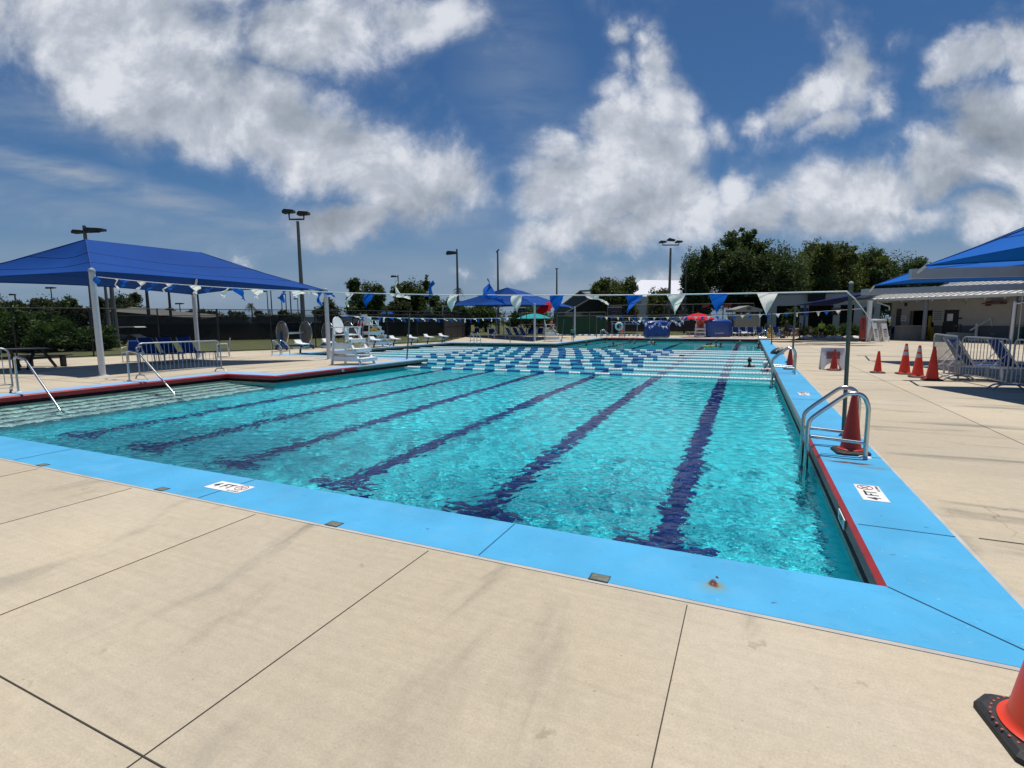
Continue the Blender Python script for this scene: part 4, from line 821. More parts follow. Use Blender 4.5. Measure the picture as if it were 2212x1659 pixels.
def leaves(name,blobs_,n,size,m,parent,seed=1,clumps=26,spread=.24,flat=.0):
    rg=np.random.default_rng(seed); bl=np.array(blobs_,float); vol=(bl[:,3]*bl[:,4]*bl[:,5])**.8; pr_=vol/vol.sum()
    nc=max(8,clumps*len(bl)); bi=rg.choice(len(bl),nc,p=pr_); d=rg.normal(size=(nc,3)); d/=np.linalg.norm(d,axis=1)[:,None]; rad=rg.uniform(.35,.92,nc)**.6
    cc=bl[bi,:3]+d*bl[bi,3:6]*rad[:,None]; ci=rg.integers(0,nc,n); sp=bl[bi[ci],3:6]*spread*rg.uniform(.55,1.3,nc)[ci][:,None]
    p=cc[ci]+np.clip(rg.normal(size=(n,3)),-1.7,1.7)*sp*.62
    # interior, larger leaves so the crown's heart is dense
    k=n//7; bj=rg.choice(len(bl),k,p=pr_); dd=rg.normal(size=(k,3)); dd/=np.linalg.norm(dd,axis=1)[:,None]; p[:k]=bl[bj,:3]+dd*bl[bj,3:6]*(rg.uniform(0,.62,k)[:,None]); s=np.full(n,size)*rg.uniform(.6,1.4,n); s[:k]*=3.0
    a=rg.normal(size=(n,3)); a/=np.linalg.norm(a,axis=1)[:,None]; c=rg.normal(size=(n,3)); c-=a*(a*c).sum(1)[:,None]; c/=np.linalg.norm(c,axis=1)[:,None]
    a*=s[:,None]*.72; c*=s[:,None]*.30; off_=np.array(parent.location if parent else (0,0,0))
    V=np.stack([p-a,p-c,p+a,p+c],1).reshape(-1,3)-off_; V[:,2]=np.maximum(V[:,2],.01)
    me=bpy.data.meshes.new(name); me.vertices.add(4*n); me.vertices.foreach_set('co',V.ravel()); me.loops.add(4*n); me.loops.foreach_set('vertex_index',np.arange(4*n)); me.polygons.add(n); me.polygons.foreach_set('loop_start',np.arange(0,4*n,4)); me.update(calc_edges=True); me.materials.append(m)
    o=link(bpy.data.objects.new(name,me)); 
    if parent: o.parent=parent
    return o
def tree(label,u,vtop,wpx,d,n=9000,size=None,m=LF1,seed=1,base=0,crown_lo=.22,blobs_=None,nm='tree',lean=0,nb=9,wd=1.0):
    """crown filling wpx pixels of width at depth d up to pixel row vtop"""
    top=pd(u,vtop,d).z; W=wpx/FPX*d; c=cf((u-CX)/FPX*d,d); size=size or max(.14,d*.0030); rn=random.Random(seed)
    o=thing(nm,label,'tree',(c.x,c.y,0)); lo=top*crown_lo; H=top-lo
    if blobs_ is None:
        blobs_=[(0,0,.45,.36,.42)]
        for k in range(nb):
            a=rn.uniform(-.5,.5); z=rn.uniform(.15,.84); hw=.5*(1-abs(z-.42)**2*1.9); blobs_.append((max(-hw,min(hw,a*1.1))*.8,rn.uniform(-.3,.3),z,rn.uniform(.13,.2),rn.uniform(.13,.2)))
    bl=[]
    for (x,y,z,rx,rz) in blobs_:
        p=c+RT*(x*W)+FW*(y*W*wd); bl.append((p.x,p.y,lo+H*z,rx*W,rx*W,rz*H))
    leaves('crown',bl,int(n*1.7),size,m,o,seed,clumps=34)
    tr=max(.12,W*.028); b=B(); sp=c+Vector((0,0,lo+.25*H)); b.tube([c,c+Vector((.05*W*.2,0,lo*.6)),sp],[tr*1.3,tr,tr*.8],10)
    for (x,y,z,rx,rz) in blobs_[1:6]:
        q=c+RT*(x*W)+FW*(y*W*wd)+Vector((0,0,lo+H*z)); b.tube([sp-Vector((0,0,.08*H)),sp.lerp(q,.5)+Vector((0,0,.05*H)),q],[tr*.6,tr*.4,tr*.15],7)
    b.build('trunk',BARK,o,smooth=True,world=True); return o
def palm(label,u,vtop,d,wpx,seed):
    top=pd(u,vtop,d).z; r=wpx/2/FPX*d; c=cf((u-CX)/FPX*d,d); o=thing('palm_tree',label,'palm tree',(c.x,c.y,0)); z=top-r*.55; rn=random.Random(seed)
    B().tube([c,c+Vector((.1,0,z*.5)),c+Vector((0,0,z))],[.2,.14,.12],8).build('trunk',BARK,o,smooth=True,world=True); b=B()
    for k in range(26):
        a=rn.uniform(0,6.28); e=rn.uniform(-.3,1.2); pts=[]
        for i in range(7):
            t=i/6; rr_=r*t; h_=math.sin(e)*r*t-.75*r*t*t*(.6+.5*math.cos(e)); pts.append(c+Vector((math.cos(a)*rr_*math.cos(e),math.sin(a)*rr_*math.cos(e),z+h_)))
        for i in range(6):
            p,q=pts[i],pts[i+1]; side=(q-p).cross(Vector((0,0,1))).normalized(); L=r*.28*(1-abs(i/6-.35))
            for s in (-1,1):
                for f in (0,.33,.66):
                    m_=p.lerp(q,f); b.add([m_,p.lerp(q,f+.18),m_+side*s*L+(q-p)*.7-Vector((0,0,L*.45))],[(0,1,2)])
    b.build('crown',LF5,o,world=True); return o
# big dark trees on the right
tree('tallest dark tree, round crown rising beside the triple lamp pole',1590,489,165,72,26000,seed=3,m=LF1,crown_lo=.16,blobs_=[(0,0,.42,.38,.34),(-.02,.1,.80,.19,.16),(.08,0,.88,.13,.11),(-.28,0,.66,.17,.15),(-.40,0,.42,.17,.2),(.22,0,.72,.18,.15),(.36,0,.55,.18,.2),(-.15,-.2,.55,.22,.2),(.15,-.2,.4,.24,.25),(-.38,0,.12,.16,.16),(0,-.1,.15,.35,.18)])
tree('low left shoulder of dark tree directly right of the triple lamp pole',1490,519,74,70,9000,seed=5,m=LF1,crown_lo=.10)
tree('dark tree just right of the tallest one, crown a little lower',1676,507,150,70,19000,seed=7,m=LF1,crown_lo=.08)
tree('olive tinged tree behind the dark pole top, third big tree from the left',1745,517,150,74,17000,seed=9,m=LF2,crown_lo=.12)
tree('windswept olive tree with ragged top, fourth big tree from the left',1800,511,140,76,16000,seed=11,m=LF2,crown_lo=.12,nb=12)
tree('windswept tree with two pointed tops, fifth big tree from the left',1862,517,140,78,16000,seed=13,m=LF2,crown_lo=.12,nb=12)
tree('rightmost big tree sloping down behind the blue canopies',1928,526,150,76,16000,seed=15,m=LF1,crown_lo=.1,nb=12)
tree('rounded olive green tree left of the triple lamp pole',1330,591,108,66,12000,seed=17,m=LF2,crown_lo=.12,nb=10)
tree('scruffy low tree in front of the large white building',1418,607,64,64,5000,seed=19,m=LF2,crown_lo=.05)
# trees centre left
tree('dark round tree left of the small twin lamp pole',800,596,96,88,9000,seed=21,m=LF1,crown_lo=.1,size=.26)
tree('light green patchy tree just right of the small lamp pole',895,592,92,84,7500,seed=23,m=LF4,crown_lo=.1,nb=12,size=.26)
tree('dark low tree beside the twin-lamp pole base',716,641,72,84,5000,seed=25,m=LF5,crown_lo=.05,size=.25)
tree('dark rounded tree left of the single lamp pole',968,628,90,80,6500,seed=27,m=LF1,crown_lo=.03,size=.24)
tree('dark tree filling behind the left part of the far canopy',1050,640,110,82,6000,seed=29,m=LF1,crown_lo=.02,size=.25)
tree('dark tree behind the right part of the far canopy',1150,641,110,82,6000,seed=31,m=LF1,crown_lo=.02,size=.25)
tree('low dark tree behind the lifeguard chairs',855,648,90,78,5000,seed=33,m=LF5,crown_lo=.02,size=.24)
palm('small palm on the skyline between the light poles',551,651,110,34,2); palm('palm crown behind the single lamp pole',993,618,86,30,5)
# left side
tree('tree at far left edge, ragged crown above the fence',2,622,70,70,5000,seed=41,m=LF5,crown_lo=.05,size=.22)
tree('spindly grey-green tree second from the left edge',50,640,44,72,2500,seed=42,m=LF5,crown_lo=.05,size=.26)
tree('wide dark tree behind the vine-covered hedge',115,633,120,68,8000,seed=43,m=LF5,crown_lo=.05,size=.22)
tree('slim lone tree left of the big canopy post',162,630,34,66,2000,seed=44,m=LF1,crown_lo=.3,size=.25)
tree('dark tree right behind the big canopy post',228,638,70,66,5000,seed=45,m=LF5,crown_lo=.03,size=.22)
tree('dark tree sloping down under the big canopy edge',282,627,95,64,7500,seed=46,m=LF5,crown_lo=.03,size=.22)
for k,(u,v,w_,lb_) in enumerate(((350,664,70,'low bush on the skyline right of the sloping tree'),(425,667,60,'low bush on the skyline behind the second canopy post'),(475,668,56,'low bush on the skyline right of the second canopy post'),(520,671,60,'low bush on the skyline left of the small palm'),(585,672,60,'low bush on the skyline right of the small palm'),(640,670,60,'low bush on the skyline left of the twin-lamp pole'))):
    tree(lb_,u,v,w_,96,2500,seed=50+k,m=LF5,crown_lo=.02,size=.3,nm='bush')
def hedge(label,pts,h,w_,n,size,m,seed,bump=.12,cat='hedge'):
    c=sum(pts,Vector())/len(pts); o=thing('hedge',label,cat,(c.x,c.y,0)); bl=[]; rn=random.Random(seed)
    for a,q in zip(pts,pts[1:]):
        L=(q-a).length; k=max(2,int(L/(w_*.8)))
        for i in range(k+1):
            p=a.lerp(q,i/k); hh=h*rn.uniform(1-bump*1.5,1+bump*.5)
            bl.append((p.x+rn.uniform(-.1,.1),p.y+rn.uniform(-.1,.1),hh*.5,w_*.6,w_*.6,hh*.52))
            bl.append((p.x,p.y,hh*.25,w_*.65,w_*.65,hh*.3))
    leaves('foliage',bl,n,size,m,o,seed,clumps=14,spread=.3); return o
hp=[cf(-35,32.5),cf(-30,31.8),cf(-27,31.2)]
hedge('vine-covered green hedge mound behind the fence at far left',[cf(-36,33),cf(-31.5,32.2),cf(-28.2,31.6)],2.55,2.2,26000,.15,LF3,61,.18)
hedge('tail of the green hedge sloping down beside the big canopy post',[cf(-28.0,32.6),cf(-26.2,32.9)],1.9,1.7,8000,.14,LF3,62,.2)
hedge('low clipped hedge in front of the shed and behind the row of chairs',[cf(20.3,49.2),cf(25.5,49)],.95,.8,6000,.10,LF4,63)
hedge('low hedge behind the seated group and the small children',[cf(25.8,48.6),cf(29.5,47.6)],1.05,.9,6500,.10,LF4,64)
hedge('taller hedge behind the person in the yellow-green shirt',[cf(29.6,47.6),cf(32.5,46.2),cf(34.2,45)],1.25,.9,8000,.10,LF3,65)
tree('leafy dark shrub on the hedge line in front of the gym wall',1703,664,34,50,2600,seed=66,m=LF4,crown_lo=.05,size=.16,nm='shrub')
hedge('leafy bush beside the grey tank at the building corner',[cf(27.0,38.4),cf(27.5,38.3)],1.6,.5,4000,.11,LF3,67,.3)
# ================= LIGHT POLES =================
def lpole(label,u,vt,d,r,kind='plain',m=CONC,vb=None,sq=True,lamps=()):
    base=pz(u,vb) if vb else cf((u-CX)/FPX*d,d); base.z=0; top=zat(u,vt,base) ; o=thing('light_pole',label,'light pole',base,math.atan2(RT.y,RT.x),'tall light poles')
    B().tube([(0,0,0),(0,0,top)],[r,r*.55],8).build('pole',m,o)
    for (x,z,ang,s,brk) in lamps:       # x, z in metres from pole top; head tilted
        h=B(); mtx=Matrix.Rotation(R(ang),3,'Y'); pts=[(-.45*s,0,.02),(.42*s,0,.10*s),(.42*s,0,.28*s),(-.30*s,0,.34*s),(-.45*s,0,.20*s)]
        h.ext([mtx@Vector((p[0],-.28*s,p[2]))+Vector((x,0,top+z)) for p in pts],(0,.56*s,0)); h.build('lamp_head',DGREY,o)
        if brk: B().tube([(0,0,top+brk),(x,0,top+brk),(x,0,top+z+.05)],.05*s+.02,6).build('bracket',DGREY,o)
    return o
s_=40/FPX
lpole('tall tapered pole with two box lamps on a crossbar, left centre of the sky',660,478,40,.20,lamps=((-.62,.55,0,.95,.15),(.48,.40,0,.95,.15)))
lpole('square pole rising behind the big left canopy with lamps on both sides',212,487,34,.17,lamps=((-.38,-.52,0,.75,-.4),(.55,-.45,0,.9,-.4),(.95,-.42,0,.75,-.4)))
lpole('brown pole with one lamp arm pointing left, left of the far canopy',992,538,58,.17,vb=None,lamps=((-.62,-.62,0,1.2,-.45),))
lpole('thin bare pole with a tiny head, standing behind the far canopy peak',1078,545,66,.17,lamps=((.1,.1,-45,.6,0),))
lpole('short thin pole with a tiny lamp left of the gable roof',1203,582,90,.2,lamps=((0,0,0,.6,0),))
lpole('pole carrying three floodlights on V brackets beside the biggest tree',1443,536,62,.21,lamps=((-.95,.55,0,.9,.35),(0,.75,10,1.0,0),(.95,.55,0,.9,.35)))
lpole('slim wooden pole in front of the biggest tree, no lamp',1477,566,62,.13,m=mat('weathered_wood_pole',(.12,.11,.09),.9))
lpole('small lamp pole in front of the pale green tree',866,594,88,.16,lamps=((-.7,-.4,0,1.0,-.3),))
lpole('faint lamp pole in front of the dark round tree',800,614,92,.12,lamps=((-.5,-.2,0,.8,-.1),))
for u,v,d,r_,lb_ in ((49,637,95,.2,'small stadium pole at far left under the canopy edge'),(127,623,150,.22,'distant stadium pole with lights above the hedge trees'),(243,618,40,.16,'first pole behind the big canopy post'),(256,600,36,.20,'thick second pole behind the big canopy post'),(330,600,52,.20,'slim dark pole midway under the big canopy'),(377,600,60,.18,'dark pole left of the inclined canopy post'),(438,600,60,.14,'thin pole hidden partly behind the inclined canopy post'),(398,657,170,.25,'distant pole with cross lamps right of the dark pole'),(586,630,120,.16,'leftmost of the distant thin poles beside the palm'),(594,606,90,.13,'tall thin dark pole right of the palm'),(616,644,130,.17,'short distant pole between the thin poles'),(625,636,120,.17,'distant pole left of the twin-lamp pole'),(635,620,105,.17,'taller distant pole close to the twin-lamp pole'),(650,646,130,.16,'short distant pole touching the twin-lamp pole')):
    lpole(lb_,u,v,d,r_,m=DGREY if d>45 else CONC,lamps=(((-.5,-.1,0,1.6,0),(.6,-.1,0,1.6,0)) if u in (127,398) else ((-.4,-.1,0,1.0,0),) if d>85 and u!=594 else ()))
o=post('antenna','thin antenna mast at the top right above the blue canopy','antenna',cf((2197-CX)/FPX*30,30),zat(2197,415,cf((2197-CX)/FPX*30,30)),.02,LGREY)
# ================= BUILDINGS =================
STUC=mat('white_stucco',(.42,.41,.39),.85,var=.06,bump=.2,bs=40); GREYW=mat('grey_wainscot_paint',(.10,.115,.14),.8,var=.06); ROOFW=mat('white_metal_roof',(.66,.65,.61),.45,var=.04,vs=2)
def quadw(b,a,c,z0,z1,mi=0): b.poly([Vector((a.x,a.y,z0)),Vector((c.x,c.y,z0)),Vector((c.x,c.y,z1)),Vector((a.x,a.y,z1))],mi)
# pavilion on the right
E1=pd(1833,651,40.9); E2=pd(2212,634,30.6); E1.z=E2.z=3.0; ed=(E2-E1).normalized(); en=Vector((ed.y,-ed.x,0)); 
if en.dot(RT)<0: en=-en
E3=E1+ed*34
bl_=thing('pavilion_building','low white poolside building with a metal roof and covered porch on the right','building',(E1.x,E1.y,0))
bx=lambda s,o_,z:E1+ed*s+en*o_+Vector((0,0,z-3.0))
def s_at(u,o_):
    r=M3@_ray(u,690); P0=E1+en*o_; det=ed.x*(-r.y)+r.x*ed.y; return ((-P0.x)*(-r.y)+r.x*(-P0.y))/det
def wline(u,o_): p=bx(s_at(u,o_),o_,0); p.z=0; return p
b=B(); b.poly([bx(0,0,3.02),bx(34,0,3.02),bx(30,8,4.5),bx(5,8,4.5)]); b.poly([bx(0,0,3.02),bx(5,8,4.5),bx(0,16,3.02)]); b.poly([bx(5,8,4.5),bx(30,8,4.5),bx(34,16,3.02),bx(0,16,3.02)]); rf_=b.build('roof',ROOFW,bl_,world=True)
b=B()
for k in range(1,76):
    s=k*.44; t0=max(0,min(8,s*8/5)); 
    if s>5: t0=8
    b.bar(bx(s,.02,3.055),bx(s if s>=5 else s,t0,3.055+t0*.185),.035,.06,up=(0,0,1))
b.build('roof_seam',mat('roof_seam_metal',(.40,.38,.34),.5),rf_,world=True)
b=B(); b.bar(bx(-.05,-.06,2.93),bx(34,-.06,2.93),.12,.17); b.bar(bx(-.06,-.05,2.93),bx(-.06,16,2.93),.12,.17); b.build('gutter',mat('gutter_white',(.55,.55,.54),.5),rf_,world=True)
b=B(); b.poly([bx(0,0,2.84),bx(34,0,2.84),bx(34,3.0,2.84),bx(0,3.0,2.84)])
b.build('soffit',STUC,bl_,world=True)
b=B()
for k in range(2,70,2): b.bar(bx(k*.5,.02,2.70),bx(k*.5,.02,2.86),.06,.06)
b.build('soffit_bracket',STUC,bl_,world=True)
WO=2.9
b=B(); wall=lambda s0,s1,z0,z1,m_: b.poly([bx(s0,WO,z0),bx(s1,WO,z0),bx(s1,WO,z1),bx(s0,WO,z1)],m_)
zs=lambda x:s_at(Z7(x,0)[0],WO)
ops=[(zs(622),zs(686),0,2.3),(zs(795),zs(1095),0,2.15),(zs(1208),zs(1398),0,2.15)]   # openings: shutter gap, counter, dark door
cur=zs(560)
for (a,c,z0,z1) in ops:
    wall(cur,a,0,1.05,1); wall(cur,a,1.05,2.9,0); wall(a,c,z1,2.9,0); cur=c
wall(cur,34,0,1.05,1); wall(cur,34,1.05,2.9,0); b.poly([bx(zs(560),WO,0),bx(zs(560),16,0),bx(zs(560),16,3),bx(zs(560),WO,3)],0)
b.build('wall',[STUC,GREYW],bl_,world=True)
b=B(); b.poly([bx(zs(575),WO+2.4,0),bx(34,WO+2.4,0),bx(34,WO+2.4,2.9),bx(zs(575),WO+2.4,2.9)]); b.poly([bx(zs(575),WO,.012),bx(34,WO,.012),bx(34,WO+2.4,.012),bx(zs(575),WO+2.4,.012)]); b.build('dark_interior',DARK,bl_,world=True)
dr=B(); dr.box(bx(zs(1303),WO+.02,1.06),(.06,zs(1390)-zs(1216),2.12),mtx=Matrix((en,ed,Vector((0,0,1)))).transposed()); d_=dr.build('door',mat('black_door',(.010,.010,.012),.4),bl_,world=True)
rotw=Matrix((-ed,en,Vector((0,0,1)))).transposed() if (-ed).dot(RT)>0 else Matrix((ed,-en,Vector((0,0,1)))).transposed()
wm=Matrix((ed,en,Vector((0,0,1)))).transposed()
def wbox(s,o_,z,dx,dz,th,nm,m_,par=bl_): return B().box(bx(s,o_,z),(dx,th,dz),mtx=wm).build(nm,m_,par,world=True)
for s,o_ in ((s_at(1998,.35),.35),(s_at(1880,.3),.3),(s_at(2189,.35),.35),(s_at(2189,.35)+7,.35)): B().tube([bx(s,o_,0),bx(s,o_,2.85)],.13,16).build('column',mat('grey_column',(.16,.18,.21),.6),bl_,smooth=True,world=True)
for s,w_,h_,z,nm,m_ in ((zs(722),.38,.5,1.55,'notice_board',WHITE),(zs(1150),.75,.95,1.75,'notice_board',mat('notice_paper',(.40,.41,.40),.7,var=.25,vs=20)),(zs(1415),.3,.1,1.55,'name_plate',BLACK),(zs(735),.18,.25,2.62,'wall_lamp',BLACK),(zs(1440),.3,.2,2.64,'speaker',STUC),(zs(1755),.32,.28,2.5,'wall_lamp',BLACK)):
    wbox(s,WO-.04,z,w_,h_,.05,nm,m_)
nb=wbox(zs(1300),WO-.07,1.62,.36,.5,.02,'door_notice',WHITE,d_); wbox(zs(1385),WO-.08,1.02,.12,.04,.06,'handle',LGREY,d_)
wbox(zs(1880),WO-.5,2.5,1.0,.10,.7,'overhead_heater',mat('red_heater',(.20,.03,.03),.5))
B().tube([bx(2.4,-.1,2.9),bx(2.4,-.1,2.75),bx(3.0,.28,2.45),bx(3.0,.28,2.2)],.05,8).build('downspout',WHITE,bl_,world=True)
b=B()
for dy in (0,.16,.32): b.bar(bx(zs(722)-.13,WO-.075,1.66-dy),bx(zs(722)+.13,WO-.075,1.66-dy),.01,.04)
for dy in (0,.14,.28,.42,.56): b.bar(bx(zs(1150)-.28,WO-.075,2.05-dy),bx(zs(1150)+.28,WO-.075,2.05-dy),.01,.05)
b.build('notice_print',mat('grey_print',(.12,.12,.13),.7),bl_,world=True)
# gym / workshop building at the back right
gw=mat('light_grey_wall',(.36,.37,.39),.8,var=.05); gy=thing('gym_building','long grey-white building with dark openings behind the hedge','building',cf(27,56))
b=B(); g0,g1=pd(1660,640,60),pd(1905,624,56); 
def gq(t0,t1,z0,z1,mi,back=0): 
    a=g0.lerp(g1,t0)+FW*back; c=g0.lerp(g1,t1)+FW*back; b.poly([Vector((a.x,a.y,z0)),Vector((c.x,c.y,z0)),Vector((c.x,c.y,z1)),Vector((a.x,a.y,z1))],mi)
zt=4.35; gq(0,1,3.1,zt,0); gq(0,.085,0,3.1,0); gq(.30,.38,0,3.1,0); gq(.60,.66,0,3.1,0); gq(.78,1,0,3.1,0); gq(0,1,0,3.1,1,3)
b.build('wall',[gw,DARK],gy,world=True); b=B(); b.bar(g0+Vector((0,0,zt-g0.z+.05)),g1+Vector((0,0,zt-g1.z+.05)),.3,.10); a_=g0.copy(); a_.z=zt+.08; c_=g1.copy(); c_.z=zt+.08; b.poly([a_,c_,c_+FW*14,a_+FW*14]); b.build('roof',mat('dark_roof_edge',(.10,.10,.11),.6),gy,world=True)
for t in (.33,.62,.9): wboxp=g0.lerp(g1,t)-FW*.1; B().box((wboxp.x,wboxp.y,2.4),(.9,.1,.8)).build('window',mat('window_glass',(.02,.025,.03),.1),gy,world=True)
b=B(); p_=g0.lerp(g1,.42)-FW*.5; b.box((p_.x,p_.y,4.0),(1.7,.25,1.0)); b.build('vent_hood',DARK,gy,world=True)
# shed
sp_=cf((1603-CX)/FPX*53.5,53.5); sh=thing('storage_shed','beige metal shed with a low gable behind the row of chairs','shed',sp_,math.atan2(RT.y,RT.x)); SHM=mat('beige_siding',(.30,.30,.25),.6,var=.05)
b=B(); hw=1.27
for z in [k*.24 for k in range(9)]: b.box((0,0,z+.12),(2*hw,2.2,.215))
b.box((0,.02,1.05),(2*hw-.02,2.16,2.1)); b.build('wall',SHM,sh); B().ext([(-hw-.08,-1.2,2.35),(hw+.08,-1.2,2.35),(hw+.08,-1.2,2.60),(0,-1.2,2.98),(-hw-.08,-1.2,2.60)],(0,2.4,0)).build('roof',SHM,sh)
B().box((0,-1.22,2.66),(.4,.03,.22)).build('gable_vent',mat('vent_grey',(.10,.10,.10),.7),sh); B().box((hw-.12,-1.12,1.15),(.12,.04,2.3)).build('corner_trim',LGREY,sh)
# gable-roofed house behind the green screen
RF=mat('grey_brown_shingle',(.075,.068,.058),.9,var=.2,vs=3); hs=thing('gabled_building','building with a steep grey gable roof behind the green windscreen','building',cf(9.5,72)); 
pk=pd(1252,629,70); lf_=pd(1196,672,69); rt_=pd(1330,672,69); b=B(); dd_=FW*14+RT*5
b.poly([lf_,pk,pk+dd_,lf_+dd_]); b.poly([pk,rt_+Vector((0,0,.1)),rt_+dd_,pk+dd_]); pk2=pd(1275,645,66); 
b.ext([pd(1222,676,66),pk2,pd(1345,676,66)],(0,0,.12)); b.build('roof',RF,hs,world=True)
b=B(); b.poly([Vector((lf_.x,lf_.y,0)),Vector((rt_.x,rt_.y,0)),rt_,pk-Vector((0,0,.1)),lf_]); b.build('wall',mat('grey_gable_wall',(.14,.135,.125),.85,var=.1),hs,world=True)
b=B(); b.bar(pk,lf_,.35,.2); b.bar(pd(1290,627,69.5),pk,.35,.2); b.bar(pk2,pd(1222,676,65.9),.3,.15); b.build('barge_board',mat('pale_barge_board',(.30,.29,.27),.7),hs,world=True)
wb_=thing('white_hall','large white hall roof showing above the trees by the triple lamp pole','building',cf(27,105)); b=B(); a_,c_,m_=pd(1340,640,105),pd(1520,640,105),pd(1385,604.5,122); n_=pd(1480,606,125)
b.poly([Vector((a_.x,a_.y,0)),Vector((c_.x,c_.y,0)),c_,a_]); b.build('wall',mat('bright_white_metal',(.62,.62,.66),.5,var=.03),wb_,world=True); b=B(); b.poly([a_,c_,n_,m_]); b.poly([m_,n_,n_+FW*20-Vector((0,0,3)),m_+FW*20-Vector((0,0,3))]); b.build('roof',mat('bright_white_metal',(.62,.62,.66)),wb_,world=True)
du=thing('dugout_shed','long low grey outbuilding behind the dark windscreen fence','shed',cf(-32,56)); a_,c_=pd(243,672,55),pd(452,689,66); b=B(); b.poly([Vector((a_.x,a_.y,0)),Vector((c_.x,c_.y,0)),c_,a_]); b.build('wall',mat('dark_weathered_panel',(.035,.037,.04),.9,var=.4,vs=.8),du,world=True); b=B(); b.poly([a_-FW*.8,c_-FW*.8,c_+FW*3+Vector((0,0,.5)),a_+FW*3+Vector((0,0,.5))]); b.build('roof',mat('dull_roof',(.10,.10,.09),.8),du,world=True)
# ================= PEOPLE =================
def skinned(V,E,Rr,sub=1):
    me=bpy.data.meshes.new('sk'); me.from_pydata([tuple(v) for v in V],E,[]); o=bpy.data.objects.new('sk',me); COL.objects.link(o)
    md=o.modifiers.new('s','SKIN'); md.use_smooth_shade=True; lay=me.skin_vertices[0] if me.skin_vertices else None
    if lay is None:
        bm=bmesh.new(); bm.from_mesh(me); bm.verts.layers.skin.verify(); bm.to_mesh(me); bm.free(); lay=me.skin_vertices[0]
    for i,r in enumerate(Rr): lay.data[i].radius=(r,r) if not isinstance(r,tuple) else r
    lay.data[0].use_root=True
    sb=o.modifiers.new('u','SUBSURF'); sb.levels=sub; sb.render_levels=sub
    dg=bpy.context.evaluated_depsgraph_get(); dg.update(); out=bpy.data.meshes.new_from_object(o.evaluated_get(dg)); bpy.data.objects.remove(o)
    return [v.co.copy() for v in out.vertices],[tuple(p.vertices) for p in out.polygons]
POSES={'stand':dict(),
 'walk':dict(kL=(.02,.09,.29),aL=(.03,.02,.04),kR=(-.0,.02,.29),aR=(0,-.16,.07),eL=(.0,-.05,0),wL=(.01,-.06,.02),eR=(0,.03,0),wR=(0,.12,.03)),
 'hips':dict(eL=(.06,-.03,.02),wL=(-.04,.06,.12),eR=(.06,-.03,.02),wR=(-.04,.06,.12)),
 'front':dict(wL=(-.07,.12,.10),wR=(-.07,.12,.10)),
 'raise':dict(eR=(.02,.02,.12),wR=(.0,.05,.36)),
 'sit':dict(sit=1,wL=(-.03,.16,.05),wR=(-.03,.16,.05)),
 'sitlow':dict(sit=1,low=1,wL=(-.04,.2,.08),wR=(-.04,.2,.08)),
 'crawl':dict(eL=(.08,.10,.08),wL=(.12,.26,.20),eR=(.08,.10,.08),wR=(.12,.26,.20))}
